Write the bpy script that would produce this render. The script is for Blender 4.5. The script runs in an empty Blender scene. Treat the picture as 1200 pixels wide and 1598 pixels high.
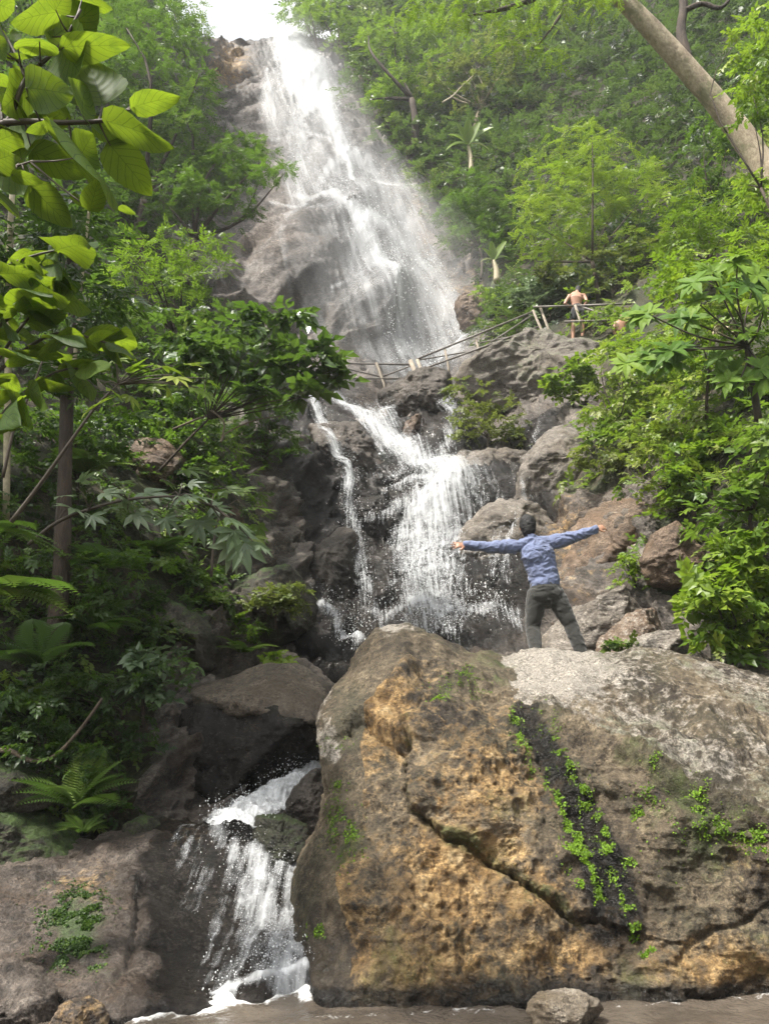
import bpy, math, random
import numpy as np
from mathutils import Vector

sc = bpy.context.scene
COL = sc.collection
R = math.radians
rng = np.random.default_rng(11)

# ------------------------------------------------------------------ camera
F, TH, CZ = 1200.0, R(15), 1.5
CT, ST = math.cos(TH), math.sin(TH)
cam = bpy.data.cameras.new('camera'); camo = bpy.data.objects.new('camera', cam); COL.objects.link(camo)
cam.sensor_fit = 'VERTICAL'; cam.angle = 2 * math.atan(799 / F)
cam.clip_start = 0.05; cam.clip_end = 1000
camo.location = (0, 0, CZ); camo.rotation_euler = (R(90) + TH, 0, 0)
sc.camera = camo

# ------------------------------------------------------------------ sky, sun, exposure
SUN_DIR = Vector((-0.42, -0.27, 0.86)).normalized()
w = bpy.data.worlds.new('World'); sc.world = w; w.use_nodes = True
nt = w.node_tree; bg = nt.nodes['Background']
sky = nt.nodes.new('ShaderNodeTexSky'); sky.sky_type = 'NISHITA'; sky.sun_disc = False
sky.sun_elevation = math.asin(SUN_DIR.z); sky.sun_rotation = math.atan2(SUN_DIR.x, SUN_DIR.y)
sky.air_density = 1.0; sky.dust_density = 6.0; sky.ozone_density = 1.0
hs = nt.nodes.new('ShaderNodeHueSaturation'); hs.inputs['Saturation'].default_value = 0.2
nt.links.new(sky.outputs[0], hs.inputs['Color']); nt.links.new(hs.outputs[0], bg.inputs[0])
bg.inputs[1].default_value = 0.14
sl = bpy.data.lights.new('sun', 'SUN'); slo = bpy.data.objects.new('sun', sl); COL.objects.link(slo)
sl.energy = 4.6; sl.angle = R(4); sl.color = (1.0, 0.95, 0.86)
slo.rotation_euler = SUN_DIR.to_track_quat('Z', 'Y').to_euler(); slo.location = (-30, 0, 60)
sc.view_settings.view_transform = 'Standard'; sc.view_settings.look = 'None'
sc.view_settings.exposure = 1.0; sc.view_settings.gamma = 1.0
try:
    sc.cycles.use_denoising = True
    sc.cycles.transparent_max_bounces = 24
    sc.cycles.max_bounces = 6; sc.cycles.diffuse_bounces = 3; sc.cycles.glossy_bounces = 2
    sc.cycles.transmission_bounces = 3; sc.cycles.volume_bounces = 0
    sc.cycles.caustics_reflective = False; sc.cycles.caustics_refractive = False
except Exception: pass

# ------------------------------------------------------------------ maths helpers
def P(px, py, Y):
    px, py, Y = np.broadcast_arrays(np.asarray(px, float), np.asarray(py, float), np.asarray(Y, float))
    u = (px - 600) / F; v = (799 - py) / F
    yw = CT - ST * v; zw = ST + CT * v
    t = Y / yw
    return np.stack([u * t, Y, CZ + zw * t], -1)

def proj(p):
    x, y, z = p[..., 0], p[..., 1], p[..., 2] - CZ
    d = y * CT + z * ST; up = -y * ST + z * CT
    return 600 + F * x / d, 799 - F * up / d, d

_perm = np.random.default_rng(5).permutation(256).astype(np.int64)
_val = np.random.default_rng(6).random(256)
def vnoise(p):
    i = np.floor(p).astype(np.int64); f = p - i
    f = f * f * f * (f * (f * 6 - 15) + 10)
    out = 0
    for dx in (0, 1):
        wx = f[..., 0] if dx else 1 - f[..., 0]
        a = _perm[(i[..., 0] + dx) & 255]
        for dy in (0, 1):
            wy = f[..., 1] if dy else 1 - f[..., 1]
            b = _perm[(a + i[..., 1] + dy) & 255]
            for dz in (0, 1):
                wz = f[..., 2] if dz else 1 - f[..., 2]
                out = out + wx * wy * wz * _val[_perm[(b + i[..., 2] + dz) & 255]]
    return out
def fbm(p, octv=5, gain=0.5, lac=2.03, seed=0.0):
    p = np.asarray(p, float) + seed * 17.31
    s = 0; a = 1.0; t = 0
    for k in range(octv):
        s = s + a * vnoise(p); t += a; a *= gain; p = p * lac + 3.7
    return s / t * 2 - 1
def ridge(p, octv=4, gain=0.5, seed=0.0):
    p = np.asarray(p, float) + seed * 11.7
    s = 0; a = 1.0; t = 0
    for k in range(octv):
        s = s + a * (1 - np.abs(2 * vnoise(p) - 1) * 2); t += a; a *= gain; p = p * 2.1 + 5.1
    return s / t
def smooth(a, b, x):
    t = np.clip((x - a) / (b - a), 0, 1); return t * t * (3 - 2 * t)
def nrm(v): return v / np.maximum(np.linalg.norm(v, axis=-1, keepdims=True), 1e-9)

def inside(poly, px, py):
    poly = np.asarray(poly, float); c = np.zeros(np.shape(px), bool)
    x1, y1 = poly[-1]
    for x2, y2 in poly:
        cond = ((y2 > py) != (y1 > py)) & (px < (x1 - x2) * (py - y2) / ((y1 - y2) + 1e-9) + x2)
        c ^= cond; x1, y1 = x2, y2
    return c
def segdist(pts, px, py, signed=False):
    """distance to a polyline in pixels; also the parameter along it and the side"""
    best = np.full(np.shape(px), 1e9); side = np.zeros(np.shape(px)); par = np.zeros(np.shape(px))
    n = len(pts) - 1
    for k in range(n):
        (ax, ay), (bx, by) = pts[k][:2], pts[k + 1][:2]
        dx, dy = bx - ax, by - ay; L = dx * dx + dy * dy + 1e-9
        t = np.clip(((px - ax) * dx + (py - ay) * dy) / L, 0, 1)
        d = np.hypot(px - ax - t * dx, py - ay - t * dy)
        m = d < best
        best = np.where(m, d, best); par = np.where(m, (k + t) / n, par)
        side = np.where(m, np.sign(dx * (py - ay) - dy * (px - ax)), side)
    return best, par, side

class TPS:
    def __init__(s, pts, log=True, lam=1e-4):
        a = np.array(pts, float); s.c = a[:, :2] / 500; s.log = log
        y = np.log(a[:, 2]) if log else a[:, 2]
        n = len(a); K = s._k(s.c, s.c) + lam * np.eye(n)
        Pm = np.hstack([np.ones((n, 1)), s.c])
        A = np.block([[K, Pm], [Pm.T, np.zeros((3, 3))]])
        s.w = np.linalg.solve(A, np.concatenate([y, np.zeros(3)]))
    @staticmethod
    def _k(a, b):
        r2 = ((a[:, None] - b[None]) ** 2).sum(-1)
        return 0.5 * r2 * np.log(r2 + 1e-12)
    def __call__(s, px, py):
        px, py = np.broadcast_arrays(np.asarray(px, float), np.asarray(py, float))
        q = np.stack([px.ravel(), py.ravel()], -1) / 500
        out = np.empty(len(q))
        for i in range(0, len(q), 40000):
            k = s._k(q[i:i + 40000], s.c)
            out[i:i + 40000] = k @ s.w[:-3] + s.w[-3] + q[i:i + 40000] @ s.w[-2:]
        out = out.reshape(px.shape)
        return np.exp(out) if s.log else out

# ------------------------------------------------------------------ object helpers
def tag(o, label=None, cat=None, group=None, kind=None):
    if label: o['label'] = label
    if cat: o['category'] = cat
    if group: o['group'] = group
    if kind: o['kind'] = kind
    return o
def empty(name, loc, label=None, cat=None, group=None):
    o = bpy.data.objects.new(name, None); COL.objects.link(o); o.location = loc
    o.empty_display_size = 0.1
    return tag(o, label, cat, group)
def link_mesh(name, me, mat, parent=None):
    o = bpy.data.objects.new(name, me); COL.objects.link(o)
    if mat is not None:
        me.materials.clear(); me.materials.append(mat)
    if parent is not None:
        o.parent = parent; o.matrix_parent_inverse = parent_inv(parent)
    return o
def world_of(o):
    from mathutils import Matrix
    m = Matrix.LocRotScale(o.location, o.rotation_euler, o.scale)
    return world_of(o.parent) @ o.matrix_parent_inverse @ m if o.parent is not None else m
def parent_inv(p): return world_of(p).inverted()
def mesh(name, V, faces, mat, parent=None, attrs=None, smooth_=True):
    """faces: list of int arrays (n,3) or (n,4); parent: mesh given in world space keeps its place"""
    V = np.asarray(V, np.float32).reshape(-1, 3)
    me = bpy.data.meshes.new(name)
    if not isinstance(faces, (list, tuple)): faces = [faces]
    faces = [np.asarray(f, np.int32) for f in faces if len(f)]
    loops = np.concatenate([f.ravel() for f in faces]); tot = np.concatenate([np.full(len(f), f.shape[1], np.int32) for f in faces])
    start = np.concatenate([[0], np.cumsum(tot)[:-1]]).astype(np.int32)
    me.vertices.add(len(V)); me.vertices.foreach_set('co', V.ravel())
    me.loops.add(len(loops)); me.loops.foreach_set('vertex_index', loops)
    me.polygons.add(len(tot)); me.polygons.foreach_set('loop_start', start); me.polygons.foreach_set('loop_total', tot)
    me.polygons.foreach_set('use_smooth', np.full(len(tot), bool(smooth_)))
    me.update(calc_edges=True)
    for k, a in (attrs or {}).items():
        at = me.attributes.new(k, 'FLOAT', 'POINT'); at.data.foreach_set('value', np.asarray(a, np.float32).ravel())
    return link_mesh(name, me, mat, parent)
def grid_faces(nr, nc, keep=None, wrap=False):
    i = np.arange(nr - 1)[:, None]; j = np.arange(nc if wrap else nc - 1)[None]
    j2 = (j + 1) % nc
    f = np.stack([i * nc + j + 0 * i, i * nc + j2, (i + 1) * nc + j2, (i + 1) * nc + j + 0 * i], -1)
    f = f.reshape(-1, 4)
    if keep is not None: f = f[keep.ravel()]
    return f
def tube(pts, radii, n=8, noise=0.0, seed=0, sub=1):
    """tapered tube along world points -> V, faces"""
    pts = np.asarray(pts, float); radii = np.asarray(radii, float)
    if sub > 1:                                   # smooth resampling (Catmull-Rom)
        q = np.vstack([2 * pts[0] - pts[1], pts, 2 * pts[-1] - pts[-2]]); out = []; ro = []
        for k in range(len(pts) - 1):
            for t in np.arange(sub) / sub:
                p0, p1, p2, p3 = q[k:k + 4]
                out.append(0.5 * (2 * p1 + (p2 - p0) * t + (2 * p0 - 5 * p1 + 4 * p2 - p3) * t ** 2 + (3 * p1 - p0 - 3 * p2 + p3) * t ** 3))
                ro.append(radii[k] * (1 - t) + radii[k + 1] * t)
        out.append(pts[-1]); ro.append(radii[-1]); pts = np.array(out); radii = np.array(ro)
    T = nrm(np.gradient(pts, axis=0)); ref = np.array([0, 0, 1.0]) if abs(T[0, 2]) < 0.9 else np.array([1.0, 0, 0])
    V = []
    u = nrm(np.cross(T[0], ref))
    for k in range(len(pts)):
        u = nrm(u - T[k] * (u @ T[k])); v = np.cross(T[k], u)
        a = np.arange(n) / n * 2 * np.pi
        V.append(pts[k] + radii[k] * (np.cos(a)[:, None] * u + np.sin(a)[:, None] * v))
    V = np.array(V)
    if noise:
        c = pts[:, None]; V = c + (V - c) * (1 + noise * fbm(V * 0.9 / max(radii.max(), .02) * np.array([.6, .6, .25]), 3, seed=seed))[..., None]
    m = len(pts); f = grid_faces(m, n, wrap=True)
    V = V.reshape(-1, 3); b = len(V)
    V = np.vstack([V, pts[0], pts[-1]])
    j = np.arange(n); caps = np.stack([np.full(n, b), (j + 1) % n, j], -1)
    cap2 = np.stack([np.full(n, b + 1), (m - 1) * n + j, (m - 1) * n + (j + 1) % n], -1)
    return V, [f, np.vstack([caps, cap2])]
def join(parts):
    V = []; Q = []; T = []; b = 0
    for v, fs in parts:
        V.append(v)
        for f in (fs if isinstance(fs, (list, tuple)) else [fs]):
            (Q if f.shape[1] == 4 else T).append(f + b)
        b += len(v)
    out = []
    if Q: out.append(np.vstack(Q))
    if T: out.append(np.vstack(T))
    return np.vstack(V), out

# ------------------------------------------------------------------ materials
def newmat(name):
    m = bpy.data.materials.new(name); m.use_nodes = True
    n = m.node_tree; n.nodes.clear()
    return m, n
def nd(n, typ, **kw):
    x = n.nodes.new(typ)
    for k, v in kw.items():
        if k in x.inputs.keys() if isinstance(k, str) else False: x.inputs[k].default_value = v
        else: setattr(x, k, v)
    return x
def ramp(n, fac, stops):
    r = n.nodes.new('ShaderNodeValToRGB'); n.links.new(fac, r.inputs[0])
    e = r.color_ramp.elements
    while len(e) < len(stops): e.new(0.5)
    for k, (p, c) in enumerate(stops): e[k].position = p; e[k].color = (*c, 1)
    return r.outputs[0]
def noise_node(n, vec, scale, detail=6, rough=0.55, dist=0.0):
    x = n.nodes.new('ShaderNodeTexNoise'); x.inputs['Scale'].default_value = scale
    x.inputs['Detail'].default_value = detail; x.inputs['Roughness'].default_value = rough; x.inputs['Distortion'].default_value = dist
    n.links.new(vec, x.inputs['Vector']); return x.outputs[0]
def mathn(n, op, a, b=None, clamp=False):
    x = n.nodes.new('ShaderNodeMath'); x.operation = op; x.use_clamp = clamp
    for i, v in enumerate((a, b)):
        if v is None: continue
        if isinstance(v, (int, float)): x.inputs[i].default_value = v
        else: n.links.new(v, x.inputs[i])
    return x.outputs[0]
def mixc(n, fac, a, b):
    x = n.nodes.new('ShaderNodeMix'); x.data_type = 'RGBA'
    for i, v in ((0, fac), (6, a), (7, b)):
        if isinstance(v, tuple): x.inputs[i].default_value = (*v, 1)
        elif isinstance(v, (int, float)): x.inputs[i].default_value = v
        else: n.links.new(v, x.inputs[i])
    return x.outputs[2]
def attr(n, name):
    x = n.nodes.new('ShaderNodeAttribute'); x.attribute_name = name; return x.outputs['Fac']
def maprange(n, v, a, b, c=0.0, d=1.0):
    x = n.nodes.new('ShaderNodeMapRange'); x.inputs[1].default_value = a; x.inputs[2].default_value = b
    x.inputs[3].default_value = c; x.inputs[4].default_value = d; n.links.new(v, x.inputs[0]); return x.outputs[0]

def rock_mat(name, dark, mid, light, stain=None, moss=0.0, scale=1.0, rough=0.75, bump=0.5, stretch=(1, 1, 1), wetmask=True,
             rot=(0, 0, 0), mosscol=(0.05, 0.09, 0.015), speck=0.35):
    m, n = newmat(name)
    tc = n.nodes.new('ShaderNodeTexCoord'); mp = n.nodes.new('ShaderNodeMapping'); mp.inputs['Scale'].default_value = stretch
    mp.inputs['Rotation'].default_value = rot
    n.links.new(tc.outputs['Object'], mp.inputs[0]); vec = mp.outputs[0]
    a = noise_node(n, vec, 1.1 * scale, 12, 0.68, 0.4); b = noise_node(n, vec, 9 * scale, 8, 0.7)
    c = noise_node(n, vec, 60 * scale, 4, 0.7)
    mix = mathn(n, 'ADD', mathn(n, 'MULTIPLY', a, 0.6), mathn(n, 'MULTIPLY', b, 0.4))
    col = ramp(n, mix, [(0.41, dark), (0.5, mid), (0.6, light)])
    if stain is not None:
        s = noise_node(n, vec, 0.8 * scale, 9, 0.7, 0.6)
        col = mixc(n, maprange(n, s, 0.48, 0.62, 0, 0.75), col, stain)
    # ochre mineral colouring
    oc = noise_node(n, vec, 4.5 * scale, 9, 0.72, 0.3)
    och = ramp(n, oc, [(0.3, (0.06, 0.040, 0.020)), (0.45, (0.23, 0.135, 0.048)), (0.56, (0.43, 0.28, 0.12)), (0.70, (0.56, 0.42, 0.23))])
    om = maprange(n, mathn(n, 'ADD', attr(n, 'ochre'), mathn(n, 'MULTIPLY', mathn(n, 'SUBTRACT', b, 0.5), 2.2)), 0.25, 0.75)
    col = mixc(n, mathn(n, 'MULTIPLY', om, mathn(n, 'GREATER_THAN', attr(n, 'ochre'), 0.02)), col, och)
    # pale lichen crust
    lm = maprange(n, mathn(n, 'ADD', attr(n, 'pale'), mathn(n, 'MULTIPLY', mathn(n, 'SUBTRACT', b, 0.5), 1.6)), 0.35, 0.6)
    lm = mathn(n, 'MULTIPLY', lm, mathn(n, 'GREATER_THAN', attr(n, 'pale'), 0.02))
    col = mixc(n, lm, col, ramp(n, c, [(0.35, (0.22, 0.195, 0.155)), (0.5, (0.40, 0.36, 0.31)), (0.65, (0.56, 0.52, 0.46))]))
    # coarse grain: pits and bright crystals
    gr = noise_node(n, vec, 26 * scale, 8, 0.8); gm = n.nodes.new('ShaderNodeMix'); gm.data_type = 'RGBA'; gm.blend_type = 'MULTIPLY'; n.links.new(maprange(n, noise_node(n, vec, 3.2 * scale, 5, 0.6), 0.4, 0.6, 0.25, 1.0), gm.inputs[0])
    n.links.new(col, gm.inputs[6]); n.links.new(ramp(n, gr, [(0.38, (0.25, 0.24, 0.23)), (0.5, (0.95, 0.95, 0.95)), (0.6, (1.9, 1.87, 1.83))]), gm.inputs[7]); col = gm.outputs[2]
    # moss film: painted patches + faces that look up
    g = n.nodes.new('ShaderNodeNewGeometry'); sx = n.nodes.new('ShaderNodeSeparateXYZ'); n.links.new(g.outputs['Normal'], sx.inputs[0])
    mo = attr(n, 'moss')
    if moss: mo = mathn(n, 'ADD', mo, mathn(n, 'MULTIPLY', maprange(n, sx.outputs[2], 0.15, 0.9), moss))
    mm = maprange(n, mathn(n, 'ADD', mo, mathn(n, 'MULTIPLY', mathn(n, 'SUBTRACT', mix, 0.5), 2.2)), 0.4, 0.75)
    mm = mathn(n, 'MULTIPLY', mm, mathn(n, 'GREATER_THAN', mo, 0.02))
    col = mixc(n, mathn(n, 'MULTIPLY', mm, 0.85), col, ramp(n, b, [(0.35, tuple(x * .45 for x in mosscol)), (0.65, tuple(x * 1.7 for x in mosscol))]))
    # crystal specks
    vo = n.nodes.new('ShaderNodeTexVoronoi'); vo.inputs['Scale'].default_value = 55 * scale; n.links.new(vec, vo.inputs['Vector'])
    sp = mathn(n, 'MULTIPLY', maprange(n, vo.outputs['Distance'], 0.12, 0.26, 1, 0), maprange(n, b, 0.5, 0.62, 0, speck))
    col = mixc(n, sp, col, (0.5, 0.46, 0.4))
    # wet / dark water stain, also shade darkening on the overhanging boulder
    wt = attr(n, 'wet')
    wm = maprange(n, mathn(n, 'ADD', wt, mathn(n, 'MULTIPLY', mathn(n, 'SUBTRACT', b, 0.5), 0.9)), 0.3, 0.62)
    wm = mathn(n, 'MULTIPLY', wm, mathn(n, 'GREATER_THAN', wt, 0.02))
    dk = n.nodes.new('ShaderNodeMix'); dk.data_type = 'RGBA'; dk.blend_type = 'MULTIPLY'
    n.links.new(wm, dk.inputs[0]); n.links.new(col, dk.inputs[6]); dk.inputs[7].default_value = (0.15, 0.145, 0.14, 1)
    ps = n.nodes.new('ShaderNodeBsdfPrincipled'); n.links.new(dk.outputs[2], ps.inputs['Base Color'])
    rr = mathn(n, 'ADD', maprange(n, b, 0.3, 0.7, rough - 0.12, rough + 0.12), mathn(n, 'MULTIPLY', wm, -0.36), True)
    n.links.new(rr, ps.inputs['Roughness']); ps.inputs['Specular IOR Level'].default_value = 0.45
    b1 = n.nodes.new('ShaderNodeBump'); b1.inputs['Strength'].default_value = bump; b1.inputs['Distance'].default_value = 0.12 / scale
    n.links.new(mathn(n, 'ADD', b, mathn(n, 'MULTIPLY', a, 0.6)), b1.inputs['Height'])
    b2 = n.nodes.new('ShaderNodeBump'); b2.inputs['Strength'].default_value = bump * 0.9; b2.inputs['Distance'].default_value = 0.03 / scale
    n.links.new(mathn(n, 'ADD', mathn(n, 'MULTIPLY', gr, 1.6), mathn(n, 'ADD', c, mathn(n, 'MULTIPLY', vo.outputs['Distance'], 0.5))), b2.inputs['Height'])
    n.links.new(b1.outputs[0], b2.inputs['Normal']); n.links.new(b2.outputs[0], ps.inputs['Normal'])
    o = n.nodes.new('ShaderNodeOutputMaterial'); n.links.new(ps.outputs[0], o.inputs[0])
    return m

def leaf_mat(name, cols, trans=(0.16, 0.30, 0.02), tw=0.42, rough=0.42, veins=False, spec=0.4):
    m, n = newmat(name)
    t = attr(n, 'tint')
    col = ramp(n, t, [(i / (len(cols) - 1), c) for i, c in enumerate(cols)])
    trc = mixc(n, 0.55, col, trans)
    ps = n.nodes.new('ShaderNodeBsdfPrincipled'); ps.inputs['Roughness'].default_value = rough
    ps.inputs['Specular IOR Level'].default_value = spec
    if veins:
        u = attr(n, 'lu'); v = attr(n, 'lv'); av = mathn(n, 'ABSOLUTE', v)
        s = mathn(n, 'SINE', mathn(n, 'MULTIPLY', mathn(n, 'SUBTRACT', u, mathn(n, 'MULTIPLY', av, 0.34)), 40.0))
        vein = mathn(n, 'MAXIMUM', maprange(n, s, 0.94, 1.0), maprange(n, av, 0.0, 0.03, 1, 0))
        tcn = n.nodes.new('ShaderNodeTexCoord'); bl = noise_node(n, tcn.outputs['Object'], 14, 6, 0.7)
        col = mixc(n, mathn(n, 'MULTIPLY', vein, 0.45), col, tuple(x * 0.4 for x in cols[0]))
        trc = mixc(n, mathn(n, 'MULTIPLY', vein, 0.75), trc, (0.035, 0.06, 0.008))
        trc = mixc(n, maprange(n, bl, 0.5, 0.72, 0, 0.6), trc, (0.05, 0.09, 0.012))
        bp = n.nodes.new('ShaderNodeBump'); bp.inputs['Strength'].default_value = 0.15; bp.inputs['Distance'].default_value = 0.006
        n.links.new(s, bp.inputs['Height']); n.links.new(bp.outputs[0], ps.inputs['Normal'])
    n.links.new(col, ps.inputs['Base Color'])
    tr = n.nodes.new('ShaderNodeBsdfTranslucent'); n.links.new(trc, tr.inputs[0])
    mx = n.nodes.new('ShaderNodeMixShader'); mx.inputs[0].default_value = tw
    n.links.new(ps.outputs[0], mx.inputs[1]); n.links.new(tr.outputs[0], mx.inputs[2])
    o = n.nodes.new('ShaderNodeOutputMaterial'); n.links.new(mx.outputs[0], o.inputs[0])
    return m
def bark_mat(name, a, b, scale=6, stretch=(1, 1, 0.25), lich=None):
    m, n = newmat(name); tc = n.nodes.new('ShaderNodeTexCoord'); mp = n.nodes.new('ShaderNodeMapping'); mp.inputs['Scale'].default_value = stretch
    n.links.new(tc.outputs['Object'], mp.inputs[0])
    x = noise_node(n, mp.outputs[0], scale, 9, 0.7, 0.3); y = noise_node(n, mp.outputs[0], scale * 5, 6, 0.7)
    col = ramp(n, mathn(n, 'ADD', mathn(n, 'MULTIPLY', x, .6), mathn(n, 'MULTIPLY', y, .4)), [(0.36, a), (0.62, b)])
    if lich: col = mixc(n, maprange(n, noise_node(n, tc.outputs['Object'], 1.6, 8, 0.7), 0.5, 0.6, 0, .8), col, lich)
    ps = n.nodes.new('ShaderNodeBsdfPrincipled'); n.links.new(col, ps.inputs['Base Color']); ps.inputs['Roughness'].default_value = 0.85
    bp = n.nodes.new('ShaderNodeBump'); bp.inputs['Strength'].default_value = 0.8; bp.inputs['Distance'].default_value = 0.05
    n.links.new(y, bp.inputs['Height']); n.links.new(bp.outputs[0], ps.inputs['Normal'])
    o = n.nodes.new('ShaderNodeOutputMaterial'); n.links.new(ps.outputs[0], o.inputs[0]); return m
def plain_mat(name, col, rough=0.7, var=0.25, scale=20, bump=0.2):
    m, n = newmat(name); tc = n.nodes.new('ShaderNodeTexCoord')
    x = noise_node(n, tc.outputs['Object'], scale, 6, 0.65)
    c = ramp(n, x, [(0.3, tuple(v * (1 - var) for v in col)), (0.7, tuple(min(1, v * (1 + var)) for v in col))])
    ps = n.nodes.new('ShaderNodeBsdfPrincipled'); n.links.new(c, ps.inputs['Base Color']); ps.inputs['Roughness'].default_value = rough
    bp = n.nodes.new('ShaderNodeBump'); bp.inputs['Strength'].default_value = bump; bp.inputs['Distance'].default_value = 0.02
    n.links.new(x, bp.inputs['Height']); n.links.new(bp.outputs[0], ps.inputs['Normal'])
    o = n.nodes.new('ShaderNodeOutputMaterial'); n.links.new(ps.outputs[0], o.inputs[0]); return m
def water_mat(name, stretch, scale, lo=0.25, hi=0.75, fine=0.45, spray=0.0, soft=False):
    """white water: opacity from the sheet's own density broken up by falling streaks"""
    m, n = newmat(name); tc = n.nodes.new('ShaderNodeTexCoord')
    cx = n.nodes.new('ShaderNodeCombineXYZ')
    for i, (k, s) in enumerate((('fu', stretch[0]), ('fv', stretch[1]), ('fu', 0.0))):
        n.links.new(mathn(n, 'MULTIPLY', attr(n, k), s), cx.inputs[i])
    s1 = noise_node(n, cx.outputs[0], scale, 6, 0.62, 0.25)
    s2 = noise_node(n, tc.outputs['Object'], 5.0 if not soft else 1.2, 10, 0.74, 0.3)
    s = mathn(n, 'ADD', mathn(n, 'MULTIPLY', s1, 1 - fine), mathn(n, 'MULTIPLY', s2, fine))
    d = attr(n, 'dens')
    a = mathn(n, 'ADD', mathn(n, 'MULTIPLY', d, 1.0), mathn(n, 'MULTIPLY', mathn(n, 'SUBTRACT', s, 0.5), 1.7 if soft else 3.2))
    a = maprange(n, a, lo, hi)
    a = mathn(n, 'MULTIPLY', a, maprange(n, d, 0.02, 0.3 if soft else 0.16))
    ps = n.nodes.new('ShaderNodeBsdfPrincipled'); ps.inputs['Base Color'].default_value = (0.80, 0.82, 0.84, 1); ps.inputs['Roughness'].default_value = 0.45
    tr = n.nodes.new('ShaderNodeBsdfTranslucent'); tr.inputs[0].default_value = (0.8, 0.83, 0.86, 1)
    mx = n.nodes.new('ShaderNodeMixShader'); mx.inputs[0].default_value = 0.35
    n.links.new(ps.outputs[0], mx.inputs[1]); n.links.new(tr.outputs[0], mx.inputs[2])
    bp = n.nodes.new('ShaderNodeBump'); bp.inputs['Strength'].default_value = 0.15 if soft else 0.45; bp.inputs['Distance'].default_value = 0.08
    n.links.new(s, bp.inputs['Height']); n.links.new(bp.outputs[0], ps.inputs['Normal'])
    tp = n.nodes.new('ShaderNodeBsdfTransparent'); m2 = n.nodes.new('ShaderNodeMixShader')
    n.links.new(a, m2.inputs[0]); n.links.new(tp.outputs[0], m2.inputs[1]); n.links.new(mx.outputs[0], m2.inputs[2])
    o = n.nodes.new('ShaderNodeOutputMaterial'); n.links.new(m2.outputs[0], o.inputs[0]); return m

G_DEEP = [(0.012, 0.028, 0.008), (0.030, 0.064, 0.014), (0.062, 0.112, 0.022), (0.10, 0.155, 0.03)]
G_MID = [(0.022, 0.048, 0.010), (0.055, 0.105, 0.018), (0.105, 0.165, 0.028), (0.17, 0.22, 0.04)]
G_LIME = [(0.040, 0.080, 0.012), (0.095, 0.165, 0.018), (0.17, 0.245, 0.025), (0.26, 0.31, 0.04)]
G_OLIVE = [(0.030, 0.050, 0.014), (0.065, 0.095, 0.024), (0.11, 0.145, 0.036), (0.17, 0.19, 0.06)]
G_GREY = [(0.03, 0.06, 0.025), (0.07, 0.12, 0.05), (0.13, 0.19, 0.09), (0.24, 0.30, 0.18)]
M = dict(
    deep=leaf_mat('leaf_deep_green', G_DEEP), mid=leaf_mat('leaf_mid_green', G_MID), lime=leaf_mat('leaf_lime_green', G_LIME, (0.25, 0.42, 0.02)),
    olive=leaf_mat('leaf_olive', G_OLIVE, (0.22, 0.28, 0.03)), grey=leaf_mat('leaf_grey_green', G_GREY, (0.2, 0.28, 0.1), 0.3, 0.35, spec=0.7),
    shiny=leaf_mat('leaf_shiny_green', G_DEEP, (0.14, 0.27, 0.02), 0.3, 0.26, spec=0.9),
    big=leaf_mat('leaf_broad_veined', [(0.03, 0.07, 0.012), (0.05, 0.10, 0.015), (0.08, 0.14, 0.02), (0.10, 0.17, 0.02)], (0.25, 0.34, 0.01), 0.6, 0.55, True, .25),
    whorl=leaf_mat('leaf_whorl', [(0.03, 0.07, 0.014), (0.06, 0.13, 0.02), (0.11, 0.20, 0.025), (0.17, 0.26, 0.03)], (0.24, 0.38, 0.02), .42, .55, spec=.2), fern=leaf_mat('leaf_fern', G_MID, (0.14, 0.28, 0.03), 0.35, 0.5), moss=leaf_mat('leaf_moss', [(0.05, 0.10, 0.008), (0.10, 0.19, 0.01), (0.19, 0.32, 0.015)], (0.3, 0.45, 0.01), 0.3, 0.6),
    bark_dark=bark_mat('bark_dark', (0.018, 0.012, 0.008), (0.075, 0.052, 0.034)), bark_pale=bark_mat('bark_pale', (0.20, 0.15, 0.10), (0.55, 0.46, 0.33), 3.5, (1, 1, 0.5), (0.17, 0.17, 0.08)),
    twig=plain_mat('twig', (0.06, 0.045, 0.03)), stem=plain_mat('green_stem', (0.12, 0.14, 0.05)), dry=plain_mat('dry_stem', (0.42, 0.36, 0.24)),
)

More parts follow.
